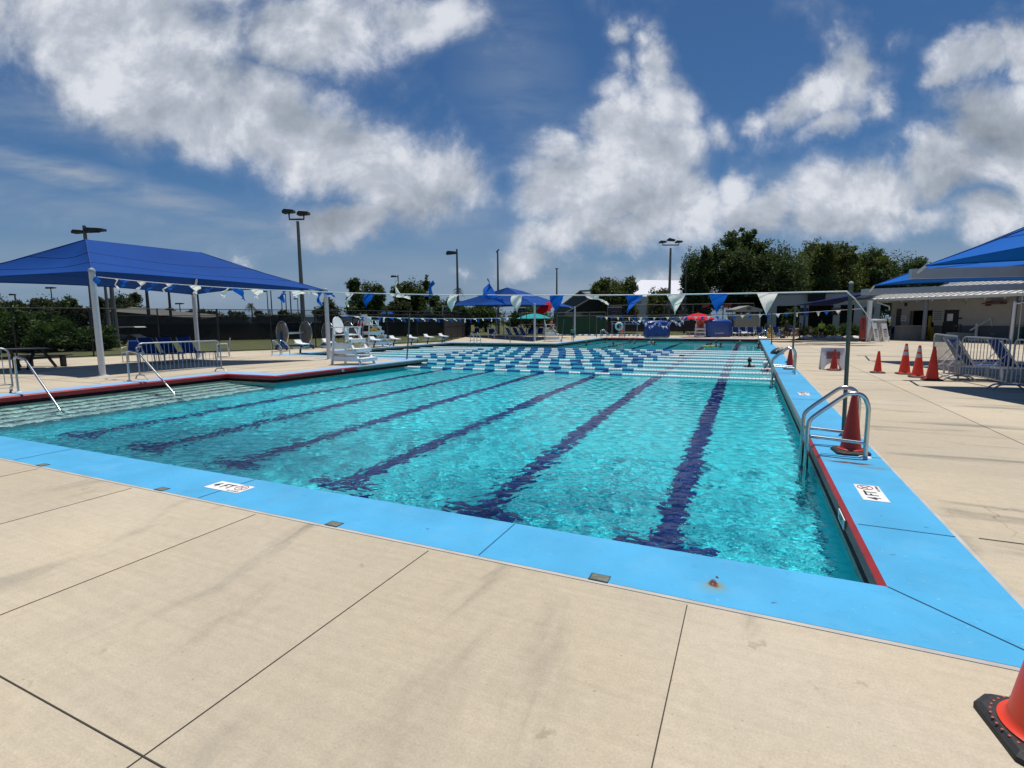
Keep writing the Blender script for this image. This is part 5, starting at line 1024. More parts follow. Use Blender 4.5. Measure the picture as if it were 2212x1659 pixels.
def person(label,base,h,ang,skin=SKIN1,hair=HAIR,top=None,bottom=None,pose='stand',longtop=False,trousers=False,hat=None,group=None,hairlong=False,cap=None,lean=0):
    p=POSES[pose]; o=thing('person',label,'person',base,ang,group); g=lambda k:Vector(p.get(k,(0,0,0)))
    sit=p.get('sit'); dz=-.27 if sit else 0     # seated figures: the origin is the ground below the seat
    if p.get('low'): dz=-.47
    J={}
    J['pel']=Vector((0,0,.53+dz)); J['wai']=Vector((0,-.005+lean*.3,.62+dz)); J['che']=Vector((0,0+lean*.7,.72+dz)); J['nec']=Vector((0,.005+lean,.835+dz)); J['hd']=Vector((0,.012+lean*1.1,.90+dz))
    for s,sg in (('L',-1),('R',1)):
        m=lambda v:Vector((v.x*sg,v.y,v.z))
        J['sh'+s]=Vector((sg*.105,lean*.9,.805+dz)); J['el'+s]=Vector((sg*.135,-.01+lean*.8,.64+dz))+m(g('e'+s)); J['wr'+s]=Vector((sg*.145,.03+lean*.6,.50+dz))+m(g('w'+s)); 
        J['hi'+s]=Vector((sg*.052,0,.50+dz))
        if sit and not p.get('low'): J['kn'+s]=Vector((sg*.07,.235,.27+.0)); J['an'+s]=Vector((sg*.07,.22,.04))
        elif p.get('low'): J['kn'+s]=Vector((sg*.09,.20,.21)); J['an'+s]=Vector((sg*.07,.34,.03))
        else: J['kn'+s]=Vector((sg*.06,.012,.285))+m(g('k'+s)-Vector((0,0,.29)) if ('k'+s) in p else Vector()); J['an'+s]=Vector((sg*.062,-.01,.045))+m(g('a'+s)-Vector((0,0,.04)) if ('a'+s) in p else Vector())
        J['to'+s]=J['an'+s]+Vector((sg*.01,.085,-.028))
        d=(J['wr'+s]-J['el'+s]).normalized(); J['pa'+s]=J['wr'+s]+d*.035
    for k in J: J[k]=J[k]*h
    rad=dict(pel=.074,wai=.062,che=.076,nec=.033,hd=.03,sh=.036,el=.024,wr=.016,pa=.018,hi=.053,kn=.033,an=.021,to=.017)
    def sub(names,edges,f=1.0,add=0,over={}):
        ix={n:i for i,n in enumerate(names)}; V=[J[n] for n in names]; Rr=[(over.get(n[:2] if n[-1] in 'LR' and n not in('pel',) else n) or rad[n if n in rad else n[:-1]])*h*f+add*h for n in names]
        return skinned(V,[(ix[a],ix[b_]) for a,b_ in edges],Rr)
    nm=['pel','wai','che','nec','hd']; ed_=[('pel','wai'),('wai','che'),('che','nec'),('nec','hd')]
    for s in 'LR':
        nm+=['sh'+s,'el'+s,'wr'+s,'pa'+s,'hi'+s,'kn'+s,'an'+s,'to'+s]; ed_+=[('che','sh'+s),('sh'+s,'el'+s),('el'+s,'wr'+s),('wr'+s,'pa'+s),('pel','hi'+s),('hi'+s,'kn'+s),('kn'+s,'an'+s),('an'+s,'to'+s)]
        d=(J['pa'+s]-J['wr'+s]).normalized(); sg=-1 if s=='L' else 1; sd_=Vector((0,1,0)); sd_=(sd_-d*sd_.dot(d)).normalized() if abs(d.y)<.9 else Vector((1,0,0))
        for fi,(o1,ln) in enumerate(((-.011,.036),(-.004,.043),(.004,.040),(.011,.032),(.017,.022))):
            k=f'f{fi}{s}'; J[k]=J['pa'+s]+sd_*o1*h*(1.3)+d*ln*h-Vector((sg*.008*h,0,0)); rad[f'f{fi}']=.0055; nm.append(k); ed_.append(('pa'+s,k))
    v,f=sub(nm,ed_); b=B(); b.add(v,f)
    hc=J['hd']+Vector((0,.004*h,.035*h))
    # the head with brow, nose, chin and ears in one form
    def hf(i,j):
        a=2*math.pi*i; t=math.pi*j; x=math.sin(t)*math.cos(a); y=math.sin(t)*math.sin(a); z=math.cos(t); fr=max(0,y)
        k=1+.16*max(0,1-((x*5)**2+((z+.12)*5)**2))*fr-.05*fr*max(0,1-((abs(x)-.35)*5)**2-((z-.05)*5)**2)+.05*fr*max(0,1-((x*3)**2+((z+.75)*4)**2)); k+=.16*max(0,1-((y+.05)*5)**2-((z+.02)*4)**2)*(abs(x)>.9)
        w_=1-.16*max(0,-z); return hc+Vector((x*.046*k*w_,y*.058*k,z*.068*k))*h
    b.sheet(hf,18,14); b.build('body',skin,o,smooth='all')
    hb=B(); hb.sheet(lambda i,j:hc+Vector((math.sin(R(118)*j*(1 if hairlong else .92))*math.cos(2*math.pi*i)*.052,math.sin(R(118)*j*.9)*math.sin(2*math.pi*i)*.064-.010-(.012*j),math.cos(R(118)*j)*.074-(.035*j*j if hairlong and math.sin(2*math.pi*i)<.2 else 0)+(.035*j*j if math.sin(2*math.pi*i)>.3 else 0)+.004))*h,16,8)
    hb.build('hair',cap or hair,o,smooth='all')
    if hat: B().lathe([(0,.05*h),(.048*h,.045*h),(.052*h,.01*h),(.075*h,0),(.075*h,-.004*h)],hc+Vector((0,0,.03*h)),16).build('hat',hat,o,smooth=True)
    if top:
        n2=['pel','wai','che','nec']+(['shL','elL','shR','elR'] if longtop is not None else []); e2=[('pel','wai'),('wai','che'),('che','nec')]+([('che','shL'),('shL','elL'),('che','shR'),('shR','elR')] if longtop is not None else [])
        v,f=sub(n2,e2,1.13,.004); zc=J['nec'].z-.005*h; B().add(v,f).build('shirt',top,o,smooth='all')
    if bottom:
        q=dict(J); 
        if not trousers: 
            for s in 'LR': J['kn'+s]=J['hi'+s].lerp(q['kn'+s],.62)
        n2=['pel','hiL','knL','hiR','knR']+(['anL','anR'] if trousers else []); e2=[('pel','hiL'),('hiL','knL'),('pel','hiR'),('hiR','knR')]+([('knL','anL'),('knR','anR')] if trousers else [])
        v,f=sub(n2,e2,1.15,.004); B().add(v,f).build('trousers' if trousers else 'shorts',bottom,o,smooth='all'); J.update(q)
    return o
cloth=lambda n,c:mat(n,c,.85,var=.1,vs=20)
def faceto(p,ang=0): return math.atan2(-p.x,p.y)+0*ang   # rotation that turns local +Y away from the viewer
away=lambda p:math.atan2(p.y,p.x)-math.pi/2
g=pz(1773,734); person('person in a yellow-green shirt and black shorts walking away across the far deck',g,zat(1773,690.5,g)*1.0,away(g)+.15,top=cloth('hi_vis_shirt',(.42,.68,.03)),bottom=cloth('black_cloth',(.012,.012,.014)),pose='walk')
g=pz(1750.5,734.5); person('small child in the middle of the far right deck, arms up',g,1.0,away(g)+2.6,skin=SKIN1,bottom=cloth('brown_swimwear',(.12,.06,.05)),pose='front')
g=pz(1727,733.5); person('taller bare-backed child standing just right of the grey pole',g,1.25,away(g)+1.2,skin=SKIN2,bottom=cloth('dark_swimwear',(.03,.03,.05)))
g=pz(*C3(1535,950)); person('child in a teal swim shirt standing at the dark pool edge facing away',g,1.12,away(g)-.3,top=cloth('teal_swim_shirt',(.02,.33,.27)),bottom=cloth('black_cloth',(.012,.012,.014)),skin=SKIN2)
g=pz(*C3(2070,903)); person('child in orange swim shorts beside the white life ring',g,1.28,away(g)+.4,bottom=cloth('coral_swimwear',(.75,.10,.05)),skin=SKIN1)
NV=cloth('navy_shirt',(.012,.014,.03)); JN=cloth('blue_jeans',(.07,.13,.24))
g=pd(*C4(1882,925),43.5); g.z=0; person('person in a dark cap, navy shirt and jeans sitting at the far pool corner',g,1.66,away(g)+2.2,top=NV,bottom=JN,trousers=True,pose='sitlow',hat=cloth('khaki_hat',(.20,.18,.15)))
g=pd(*C4(1925,905),44.2); g.z=0; person('person standing close behind the seated person in jeans',g,1.45,away(g)+2.6,top=NV,bottom=cloth('black_cloth',(.012,.012,.014)),skin=SKIN2)
g=pd(*C4(1735,925),43.6); g.z=0; person('small child in a yellow float vest sitting at the far right corner',g,1.0,away(g)+2.9,top=YEL,bottom=JN,pose='sitlow')
g=pd(*C4(1785,925),43.4); g.z=0; person('second child in yellow next to the seated person in jeans',g,.8,away(g)+2.9,top=YEL,pose='sitlow')
g=pd(*C4(1745,880),46.0); g.z=.0; person('person in a mustard top sitting on the fifth chair of the row',g,1.45,away(g)+3.1,top=cloth('mustard_shirt',(.45,.30,.03)),bottom=cloth('brown_swimwear',(.12,.06,.05)),pose='sit')
g=pd(*C4(2010,900),45.2); g.z=0; person('person in coral sitting by the thin table behind the grey pole',g,1.3,away(g)+2.8,top=cloth('coral_shirt',(.42,.13,.09)),bottom=cloth('coral_shirt',(.42,.13,.09)),pose='sit')
MAT_=mat('red_foam_mat',(.22,.015,.02),.7); o=thing('foam_mat','red foam mat under the group sitting at the far corner','mat',pz(*C4(1850,935))); B().box((0,0,.03),(3.4,.7,.06)).build('mat_pad',MAT_,o,bev=.015)
o=thing('folding_table','narrow white table behind the grey pole','table',pd(*C4(1980,895),46.5).xy.to_3d(),math.atan2(RT.y,RT.x)); B().box((0,0,.73),(1.5,.6,.03)).build('tabletop',WPAINT,o)
for sx in (-.65,.65):
    for sy in (-.22,.22): B().tube([(sx,sy,0),(sx,sy,.73)],.015,6).build('leg',GALV,o)
SW=[(C4(40,1000),1.36,SKIN2,'swimmer with dark hair close to the lane ropes, left of the group',0),(C4(220,965),1.33,SKIN1,'left one of two swimmers heads close together in the open water',1),(C4(281,970),1.33,SKIN1,'right one of two swimmers heads close together in the open water',2),(C4(455,960),1.42,SKIN1,'swimmer holding up a child, left of the far lane line',3),(C4(490,985),1.30,SKIN2,'swimmer in front of the one holding up a child',.5),(C4(612,945),1.30,SKIN1,'small swimmer at the far wall beside the lane line',1.5),(C4(800,945),1.34,SKIN2,'swimmer in red at the far wall under the red umbrella',.3),(C4(1098,1005),1.34,SKIN2,'left swimmer of the trio with a yellow float',2),(C4(1160,1000),1.42,SKIN1,'middle swimmer of the trio with a yellow float',1),(C4(1210,1008),1.33,SKIN2,'right swimmer of the trio with a yellow float',0),(C4(1422,975),1.32,SKIN1,'swimmer at the far wall, arms bent beside the head',3),(C4(1622,1020),1.42,SKIN2,'swimmer beside the far end of the right pool edge',2.5),(C3(1684,985),1.3,SKIN2,'swimmer closest to the dark corner in front of the green screen',2),(C4(1522,1222),1.40,SKIN2,'dark-haired swimmer behind the nearest lane ropes, right side',.2)]
for k,((u,v),h,sk,lb_,a) in enumerate(SW):
    h+=.11; q=pz(u,v,WZ); q.z=FZ+.012; red=k in (6,)
    person(lb_,q,h,a,skin=sk,top=cloth('red_swim_shirt',(.30,.02,.02)) if red else None,bottom=cloth('dark_swimwear',(.03,.03,.05)),pose='raise' if k==10 else 'crawl' if k in (8,3) else 'stand',group='swimmers in the pool')
q=pz(*C4(1692,1262),WZ); q.z=FZ+.012; person('swimmer with a white cap and pink top holding the second ladder',q,1.5,-.9,top=cloth('pink_swim_shirt',(.62,.02,.16)),bottom=cloth('dark_swimwear',(.03,.03,.05)),cap=WHITE,pose='raise',group='swimmers in the pool')
q=pz(*C4(850,1117),WZ); o=person('swimmer doing crawl in the lanes, head down and dark-haired',Vector((q.x+.5,q.y,WZ-.09)),1.6,R(90),skin=SKIN1,bottom=cloth('dark_swimwear',(.03,.03,.05)),pose='raise',group='swimmers in the pool'); o.rotation_euler=(R(-88),0,R(90))
q=pz(*C4(1080,1003),WZ); o=thing('pool_float','yellow foam float between the trio of swimmers','float',q+Vector((0,-.35,.02)),.2); B().box((0,0,0),(.75,.3,.06)).build('foam',YEL,o,bev=.02)
q=pz(*Z4(610,1035),WZ); o=thing('pool_toy','small pale yellow float at the far left pool corner','float',q+Vector((0,-.2,.02)),.6); B().box((0,0,0),(.5,.3,.08)).build('foam',mat('pale_yellow_foam',(.6,.55,.25),.6),o,bev=.02)
# ================= LIFEGUARD CHAIRS =================
LGP=mat('lifeguard_white_plastic',(.84,.84,.83),.45,var=.03)
def lg_chair(label,loc,rz,seat=1.0,wd=.9,dp=.95,back='oval',steps=3,ladder=False,brace=False,tube_=True,sc_=1.0,tl=None):
    o=thing('lifeguard_chair',label,'lifeguard chair',loc,rz,'white lifeguard chairs'); w_=wd/2
    # local +Y is the front
    for s in (-1,1):
        B().bar((s*w_,-.28,seat+.25),(s*(w_+.04),-.42,0),.045,.11,up=(1,0,0)).build('leg',LGP,o)
        B().bar((s*w_,.12,seat+.22),(s*(w_+.08),dp,0),.045,.12,up=(1,0,0)).build('leg',LGP,o)
        B().bar((s*(w_+.02),-.36,.22),(s*(w_+.05),dp*.78,.22),.04,.17,up=(0,0,1)).build('side_board',LGP,o); B().bar((s*0+s*(w_+.02),-.30,.46),(s*(w_+.05),dp*.58,.46),.035,.12,up=(0,0,1)).build('side_board',LGP,o)
        B().bar((s*(w_+.0),-.34,seat*.62),(s*(w_+.03),dp*.42,seat*.62),.04,.20,up=(0,0,1)).build('side_board',LGP,o)
        B().bar((s*(w_+.01),-.40,seat+.27),(s*(w_+.01),.38,seat+.27),.11,.03).build('armrest',LGP,o)
        B().bar((s*w_,.28,seat-.03),(s*w_,.30,seat+.26),.04,.09,up=(1,0,0)).build('arm_post',LGP,o)
        if brace:
            B().bar((s*(w_+.03),-.38,.55),(s*(w_+.03),.32,seat-.02),.03,.06,up=(1,0,0)).build('cross_brace',LGP,o); B().bar((s*(w_+.035),.32,.5),(s*(w_+.035),-.34,seat-.02),.03,.06,up=(1,0,0)).build('cross_brace',LGP,o)
    for k in range(5): B().box((0,-.27+.135*k,seat-.01*abs(k-2)),(wd-.02,.12,.03)).build('seat_slat',LGP,o,bev=.005)
    b=B(); n=18
    if back=='oval': pts=[(.31*math.cos(a),.30+.27*math.sin(a)*(1.25 if math.sin(a)>0 else 1)) for a in [2*math.pi*k/n for k in range(n)]]
    else: pts=[(-w_,0),(w_,0),(w_,.6),(-w_,.6)]
    f=lambda x,z:Vector((x,-.30-.18*z,seat+.03+z)); b.ext([f(*q) for q in pts],(0,-.03,0)); b.build('backrest',LGP,o)
    for k in range(steps):
        t=(k+.6)/(steps+.2); z=seat*(1-t)*1.0; y=.12+(dp-.12)*t; ww=wd+.16+.14*t
        B().box((0,y+.10,z+.03),(ww,.24,.035)).build('step',LGP,o,bev=.006); B().box((0,y+.21,z-.03),(ww,.03,.12)).build('step_riser',LGP,o)
    for z in (.3,seat*.66): B().box((0,-.40+.04*z,z),(wd+.02,.03,.12)).build('back_board',LGP,o)
    o.scale=(sc_,)*3
    if tube_:
        t=thing('rescue_tube',tl,'rescue tube',(loc[0],loc[1],0),rz,'yellow rescue tubes'); B().tube([(-.5,.25,0),(-.42,.22,.0),(.3,.22,.0),(.42,.25,-.02)],[.03,.085,.085,.03],12).build('foam',YEL,t,smooth=True); B().tube([(.02,.22,0),(.18,.22,0)],.088,12).build('band',ORANGE,t,smooth=True)
        t.location=(loc[0],loc[1],(seat-.32)*sc_+.0); t.scale=(sc_,)*3
    return o
g1=pz(*Z1(1560,1040)); lg_chair('white oval-backed lifeguard chair with wide steps on the left peninsula',Vector((g1.x+.05,g1.y+.22,0)),R(-82),seat=1.12,wd=.76,dp=.85,sc_=1.03,tl='yellow rescue tube on the oval-backed chair on the left peninsula')
g2=pz(*L2(1262,1022)); lg_chair('taller white lifeguard chair behind the peninsula, red slide steps at its side',Vector((g2.x,g2.y,0)),R(-25),seat=1.35,wd=.85,dp=1.0,steps=5,back='board',sc_=1.08,tl='yellow rescue tube on the taller chair beside the red steps')
o=thing('red_steps','red plastic step tower attached left of the taller lifeguard chair','steps',Vector((g2.x-.75,g2.y-.15,0)),R(-25))
for s in (-1,1): B().bar((s*.26,-.35,0),(s*.2,.0,1.75),.04,.09,up=(1,0,0)).build('side_rail',LGP,o)
for k in range(6): B().box((0,-.30+.055*k,.14+.26*k),(.46,.12,.17)).build('tread',REDP,o)
B().box((0,.10,.85),(.44,.03,1.6)).build('back_panel',REDP,o)
g3=pz(*C3(1290,950)); lg_chair('white lifeguard chair with X braces below the tilted red umbrella, guard on it',Vector((g3.x-.1,g3.y+.2,0)),R(-70),seat=1.05,wd=.85,dp=.9,brace=True,back='board',steps=3,tube_=False)
GO=cloth('orange_guard_shirt',(.55,.14,.03))
person('lifeguard in an orange shirt sitting under the tilted red umbrella',Vector((g3.x+.1,g3.y+.05,.72)),1.6,R(-60),skin=SKIN2,top=GO,bottom=cloth('black_cloth',(.012,.012,.014)),pose='sit',hat=cloth('khaki_hat',(.20,.18,.15)))
g4=pd(*C4(985,908),47.8); g4.z=0; lg_chair('white lifeguard chair under the small red umbrella at the far end',g4,away(g4)+R(180),seat=.95,wd=.75,dp=.6,steps=3,back='board',tl='yellow rescue tube across the farthest lifeguard chair')
person('lifeguard in an orange shirt on the farthest chair under the small red umbrella',g4+Vector((0,0,.62)),1.5,away(g4)+R(180),skin=SKIN2,top=GO,bottom=cloth('red_swim_shirt',(.30,.02,.02)),pose='sit')
# umbrellas
def umbrella(label,base,h,r,m,tilt=(0,0),rim=None,drop=.42,n=8):
    o=thing('umbrella',label,'umbrella',base,0,'pool umbrellas'); B().tube([(0,0,0),(0,0,h)],.025,8).build('pole',LGREY,o,smooth=True)
    mt=Matrix.Translation((0,0,h))@Matrix.Rotation(tilt[0],4,'X')@Matrix.Rotation(tilt[1],4,'Y'); b=B()
    def fn(i,j):
        a=2*math.pi*i; k=abs(((i*n)%1)-.5)*2; rr_=r*j*(1-.06*(1-k)*j); return mt@Vector((rr_*math.cos(a),rr_*math.sin(a),r*drop*(.45-(j**1.6)*.9)+.03*(1-k)*j))
    b.sheet(fn,n*4,7); uc_=b.build('canopy',m,o,smooth='all'); b=B()
    for k in range(n): a=2*math.pi*k/n; b.tube([mt@Vector((0,0,r*drop*.40)),mt@Vector((r*.5*math.cos(a),r*.5*math.sin(a),r*drop*.15-.01)),mt@Vector((r*.98*math.cos(a),r*.98*math.sin(a),-r*drop*.44))],.007,5)
    b.build('ribs',LGREY,uc_); B().lathe([(0,.06),(.02,.05),(.03,0)],mt@Vector((0,0,r*drop*.45)),8).build('finial',LGREY,uc_); return o
RU=fabric('red_umbrella_cloth',(.42,.012,.018),.3); CU=fabric('turquoise_umbrella_cloth',(.06,.60,.62),.4); RU2=fabric('bright_red_umbrella_cloth',(.62,.02,.04),.3)
ub=pz(*C3(1228,930)); umbrella('dark red umbrella tilted toward the viewer beside the X-braced lifeguard chair',Vector((ub.x,ub.y,0)),zat(*C3(1224,572),ub),.86,RU,tilt=(R(38)*math.cos(R(-10)),R(-14)))
ub=pd(*C3(1112,700),67); ub.z=0; umbrella('turquoise umbrella behind the near post of the far canopy',ub,zat(*C3(1110,676),ub),2.35,CU,drop=.30)
ub=pd(*C4(955,900),48.2); ub.z=0; umbrella('bright red umbrella at the far end left of the covered reel',ub,zat(*C4(960,678),ub),1.55,RU2,drop=.42)
b_=[x for x in COL.objects if x.get('label','').startswith('bright red umbrella')][0]
b=B(); 
for k in (2,5): 
    a=R(-40-35*k); b.box((1.0*math.cos(a)*.9,1.0*math.sin(a)*.9,ub.z+zat(*C4(960,678),ub)+.02),(.35,.3,.03))
b.build('white_print',WHITE,b_)
# ================= STORAGE REELS =================
def reel(label,c,rz,r=.95,w_=2.0,gap=True):
    o=thing('lane_rope_reel',label,'storage reel',(c.x,c.y,0),rz,'big storage reels on blue carts'); zc=r+.30; DISC=mat('grey_reel_disc',(.16,.155,.15),.7,var=.08,vs=2)
    for s in (-1,1):
        x=s*w_/2; d_=B().lathe([(0,-.02),(r*.86,-.02),(r*.86,.02),(0,.02)],(x,0,zc),40,ax='x'); 
        dk_=d_.build('disc',DISC,o); B().tube([(x,r*math.cos(a),zc+r*math.sin(a)) for a in [2*math.pi*k/40 for k in range(40)]],.024,8,closed=True).build('rim',STEEL,dk_,smooth=True)
        b=B()
        for k in range(4): a=math.pi*k/4+.3; b.tube([(x+s*.03,-r*math.cos(a),zc-r*math.sin(a)),(x+s*.03,r*math.cos(a),zc+r*math.sin(a))],.014,6)
        b.build('spokes',mat('dark_spoke',(.10,.10,.10),.5),dk_)
        B().bar((x+s*.10,0,zc+.05),(x+s*.10,0,.2),.10,.10,up=(1,0,0)).build('upright',BLUEST,o)
        for t in (-1,1): B().bar((x+s*.10,0,zc*.55),(x+s*.10,t*.55,.2),.06,.06,up=(1,0,0)).build('brace',BLUEST,o)
        B().bar((x+s*.10,-.65,.2),(x+s*.10,.65,.2),.09,.12).build('base_beam',BLUEST,o)
        for t in (-1,1): B().lathe([(0,-.03),(.08,-.03),(.08,.03),(0,.03)],(x+s*.10,t*.6,.082),14,ax='x').build('caster',RUBBER,o)
    B().tube([(-w_/2,0,zc),(w_/2,0,zc)],.06,12).build('axle',STEEL,o,smooth=True); B().bar((-w_/2,.6,.2),(w_/2,.6,.2),.09,.09).build('base_beam',BLUEST,o); B().tube([(w_/2+.04,-.62,zc+.62),(w_/2+.04,.62,zc-.62)],.022,8).build('crank_bar',STEEL,o,smooth=True)
    return o
ra=cf((515/2212*0-11.05),25.0)
def reelpos(u,v,d): p=pd(u,v,d); return Vector((p.x,p.y,0))
u1_,v1_=Z1(490,480); u2_,v2_=Z1(900,470); D1=31.0
pa_=reelpos(u1_,v1_,D1); pb_=reelpos(u2_,v2_,D1+1.2); reel('big storage reel on a blue cart left of the peninsula lifeguard chair',(pa_+pb_)/2,math.atan2((pb_-pa_).y,(pb_-pa_).x),.70,(pb_-pa_).length)
u1_,v1_=Z1(1290,480); u2_,v2_=Z1(1640,470); D1=33.0
pa_=reelpos(u1_,v1_,D1); pb_=reelpos(u2_,v2_,D1+1.2); reel('second storage reel, half hidden behind the canopy post and lifeguard chair',(pa_+pb_)/2,math.atan2((pb_-pa_).y,(pb_-pa_).x),.68,(pb_-pa_).length)
# ================= COVERED REELS AT THE FAR END =================
VIN=mat('navy_vinyl_cover',(.018,.045,.22),.22,var=.08,vs=3,bump=.5,bs=3,spec=.6); VIN2=mat('blue_vinyl_cover',(.025,.075,.30),.28,var=.08,vs=3,bump=.5,bs=3,spec=.6)
def cover(label,c,rz,w_,h,dp,m,seed,logo=False,trolley=False):
    o=thing('covered_reel',label,'covered reel',c,rz,'vinyl-covered reels at the far end'); rn=random.Random(seed); ph=[rn.random()*6 for _ in range(6)]
    def fn(i,j):
        a=2*math.pi*i; ca,sa=math.cos(a),math.sin(a); e=.28; x=math.copysign(abs(ca)**e,ca)*w_/2; y=math.copysign(abs(sa)**e,sa)*dp/2
        if j<.62: z=h*.78*j/.62; k=1+.02*math.sin(a*9+ph[0])*(1-j)+.015*math.sin(a*5+j*9+ph[1])
        else: t=(j-.62)/.38; z=h*(.78+.22*math.sin(t*math.pi/2)); k=math.cos(t*math.pi/2)**.55+.012*math.sin(a*11+ph[2])
        if j>=1: k=0
        return Vector((x*k,y*k,.1+z+.02*math.sin(x*7+y*5+ph[3])))
    cv_=B().sheet(fn,56,22).build('cover',m,o,smooth='all')
    B().box((0,0,.07),(w_*.94,dp*.8,.06)).build('cart_frame',DGREY,o)
    for sx in (-1,1):
        for sy in (-1,1): B().lathe([(0,-.03),(.06,-.03),(.06,.03),(0,.03)],(sx*w_*.4,sy*dp*.35,.062),12,ax='x').build('caster',RUBBER,o)
    if logo:
        b=B(); b.bar((-w_*.12,-dp/2-.03,h*.24),(w_*.14,-dp/2-.03,h*.25),.01,.045); b.tube([(-w_*.17+.06*math.cos(a),-dp/2-.03,h*.245+.06*math.sin(a)) for a in [2*math.pi*k/12*.8+1 for k in range(12)]],.014,6); b.build('emblem',WHITE,cv_)
    if trolley: B().box((0,-dp*.2,.14),(w_*.8,dp*.9,.03)).build('tray',LGREY,o)
    return o
fa=math.atan2(RT.y,RT.x)
c1=pd(*C4(512,885),47.5); c1.z=0; cover('dark blue wrinkled covered reel with loose pennants thrown over it',c1,fa,2.2,1.45,1.1,VIN,1,trolley=True)
c2=pd(*C4(1175,905),47.5); c2.z=0; cover('smooth blue covered reel with a small white emblem, right of the red umbrella',c2,fa,2.28,1.55,1.1,VIN2,2,logo=True)
# loose pennants heaped on and beside the wrinkled cover
o=thing('pennant_heap','tangle of loose blue and white pennants draped over the wrinkled covered reel','pennant string',c1,0); rn=random.Random(9); pts=[]
for i in range(34):
    t=i/33; u_=240+590*t; v_=(700+70*math.sin(t*3.1)+25*math.sin(t*23)); pts.append(pd(*C4(u_,v_),46.7+.15*math.sin(t*20)))
B().tube(pts,.012,5).build('cord',ROPE,o,world=True)
for i in range(0,34):
    b=pennant_mesh(.95,R(rn.uniform(-60,60)),1.3,i+90); mt=Matrix.Rotation(rn.uniform(0,6.28),3,'Z'); b.v=[mt@v+pts[i] for v in b.v]; b.build('pennant',FWH if i%2 else FBL,o,smooth='all',world=True)
# bleacher rails beside it, life ring, boards
lr=pd(*Z4(762,745),47.5); o=thing('life_ring','white life ring on its stand next to the child in orange shorts','life ring',(lr.x,lr.y,0)); mt=Matrix((RT,FW,Vector((0,0,1)))).transposed()
B().tube([mt@Vector((.30*math.cos(a),0,.30*math.sin(a)))+Vector((0,0,lr.z)) for a in [2*math.pi*k/28 for k in range(28)]],.085,10,closed=True).build('ring',WHITE,o,smooth=True); B().tube([(0,.1,0),(0,.1,lr.z+.3)],.03,8).build('stand',GALV,o); B().tube([(0,.1,lr.z+.2),(0,0,lr.z+.2)],.02,6).build('hook',GALV,o)
a_,b2_=pd(*Z4(580,640),49),pd(*Z4(1190,645),49); o=thing('bleacher_bench','pale aluminium bench planks left of the wrinkled covered reel','bench',(a_.x,a_.y,0))
for dz,dy in ((0,0),(-.22,-.4)): B().bar(a_+Vector((0,0,dz))-FW*-dy,b2_+Vector((0,0,dz))-FW*-dy,.25,.05).build('plank',LGREY,o,world=True)
for t in (.05,.5,.95): p=a_.lerp(b2_,t); B().tube([P3(p),p],.03,6).build('leg',LGREY,o,world=True)
o=thing('bleacher_bench','low grey bench running behind the covered reels','bench',cf(15,50)); a_,b2_=cf(17.2,50.5,.42),cf(20.9,50,.42); B().bar(a_,b2_,.3,.05).build('plank',LGREY,o,world=True); B().bar(a_+FW*.3+Vector((0,0,-.2)),b2_+FW*.3+Vector((0,0,-.2)),.04,.25).build('kick_board',mat('grey_board',(.14,.14,.15),.7),o,world=True)
for t in (.05,.5,.95): p=a_.lerp(b2_,t); B().tube([P3(p),p],.03,6).build('leg',LGREY,o,world=True)
# spare lane rope laid along the far deck
o=thing('spare_lane_rope','spare blue and white lane rope lying on the far deck by the green screen','lane rope',pz(*C3(1380,888))); p0=pz(*C3(1300,888)); p1=pz(*C4(110,890)); p2=pz(*C4(370,893)); b1,b2=B(),B(); n=34
pl=[p0.lerp(p1,i/22) for i in range(22)]+[p1.lerp(p2,i/11)+Vector((0,.12*math.sin(i*2.1),0)) for i in range(12)]
for i in range(len(pl)-1):
    q=Vector((0,0,.06)); (b1 if i%2 else b2).tube([pl[i]+q,pl[i+1]+q],.06,8)
b1.build('white_floats',FW1,o,world=True,smooth=True); b2.build('blue_floats',FB1,o,world=True,smooth=True)
# basketball hoops behind the fence
def hoop(label,u,v,d,w_):
    c=pd(u,v,d); o=thing('basketball_hoop',label,'basketball hoop',(c.x,c.y,0),fa); h=w_*.62; z=c.z
    B().tube([(0,.9,0),(0,.9,z-.1),(0,.1,z)],.07,8).build('pole',CONC,o,smooth=True)
    fr=[(-w_/2,0,z-h/2),(w_/2,0,z-h/2),(w_/2,0,z+h/2),(-w_/2,0,z+h/2)]; B().tube(fr,.035,6,closed=True).build('backboard_frame',LGREY,o)
    bb_=B().box((0,.02,z),(w_-.06,.02,h-.06)).build('backboard',mat('smoked_backboard',(.03,.035,.045),.15),o); s=w_*.16; B().tube([(-s,-.02,z-h*.32),(s,-.02,z-h*.32),(s,-.02,z+h*.05),(-s,-.02,z+h*.05)],.022,6,closed=True).build('target_square',LGREY,bb_)
    B().tube([(.22*math.cos(a),-.28+.22*math.sin(a),z-h*.42) for a in [2*math.pi*k/16 for k in range(16)]],.014,6,closed=True).build('rim',ORANGE,o); B().lathe([(.22,z-h*.42),(.14,z-h*.42-.4)],(0,-.28,0),12).build('net',link_mat('net_cord',(.5,.45,.42),.35),o)
hoop('basketball hoop with a grey framed board above the spare lane rope',*Z4(662,430),62,1.75); hoop('basketball hoop seen under the far canopy beside the turquoise umbrella',*C3(972,620),60,1.1); hoop('small hoop half hidden beside the biggest tree trunk',*C4(795,645),70,1.1)
o=thing('soccer_goal','pale metal goal frame behind the loungers of the far canopy','goal',cf(-3.5,60),fa); B().tube([(-2.6,0,0),(-2.6,0,2.0),(2.6,0,2.0),(2.6,0,0)],.05,8).build('frame',LGREY,o)
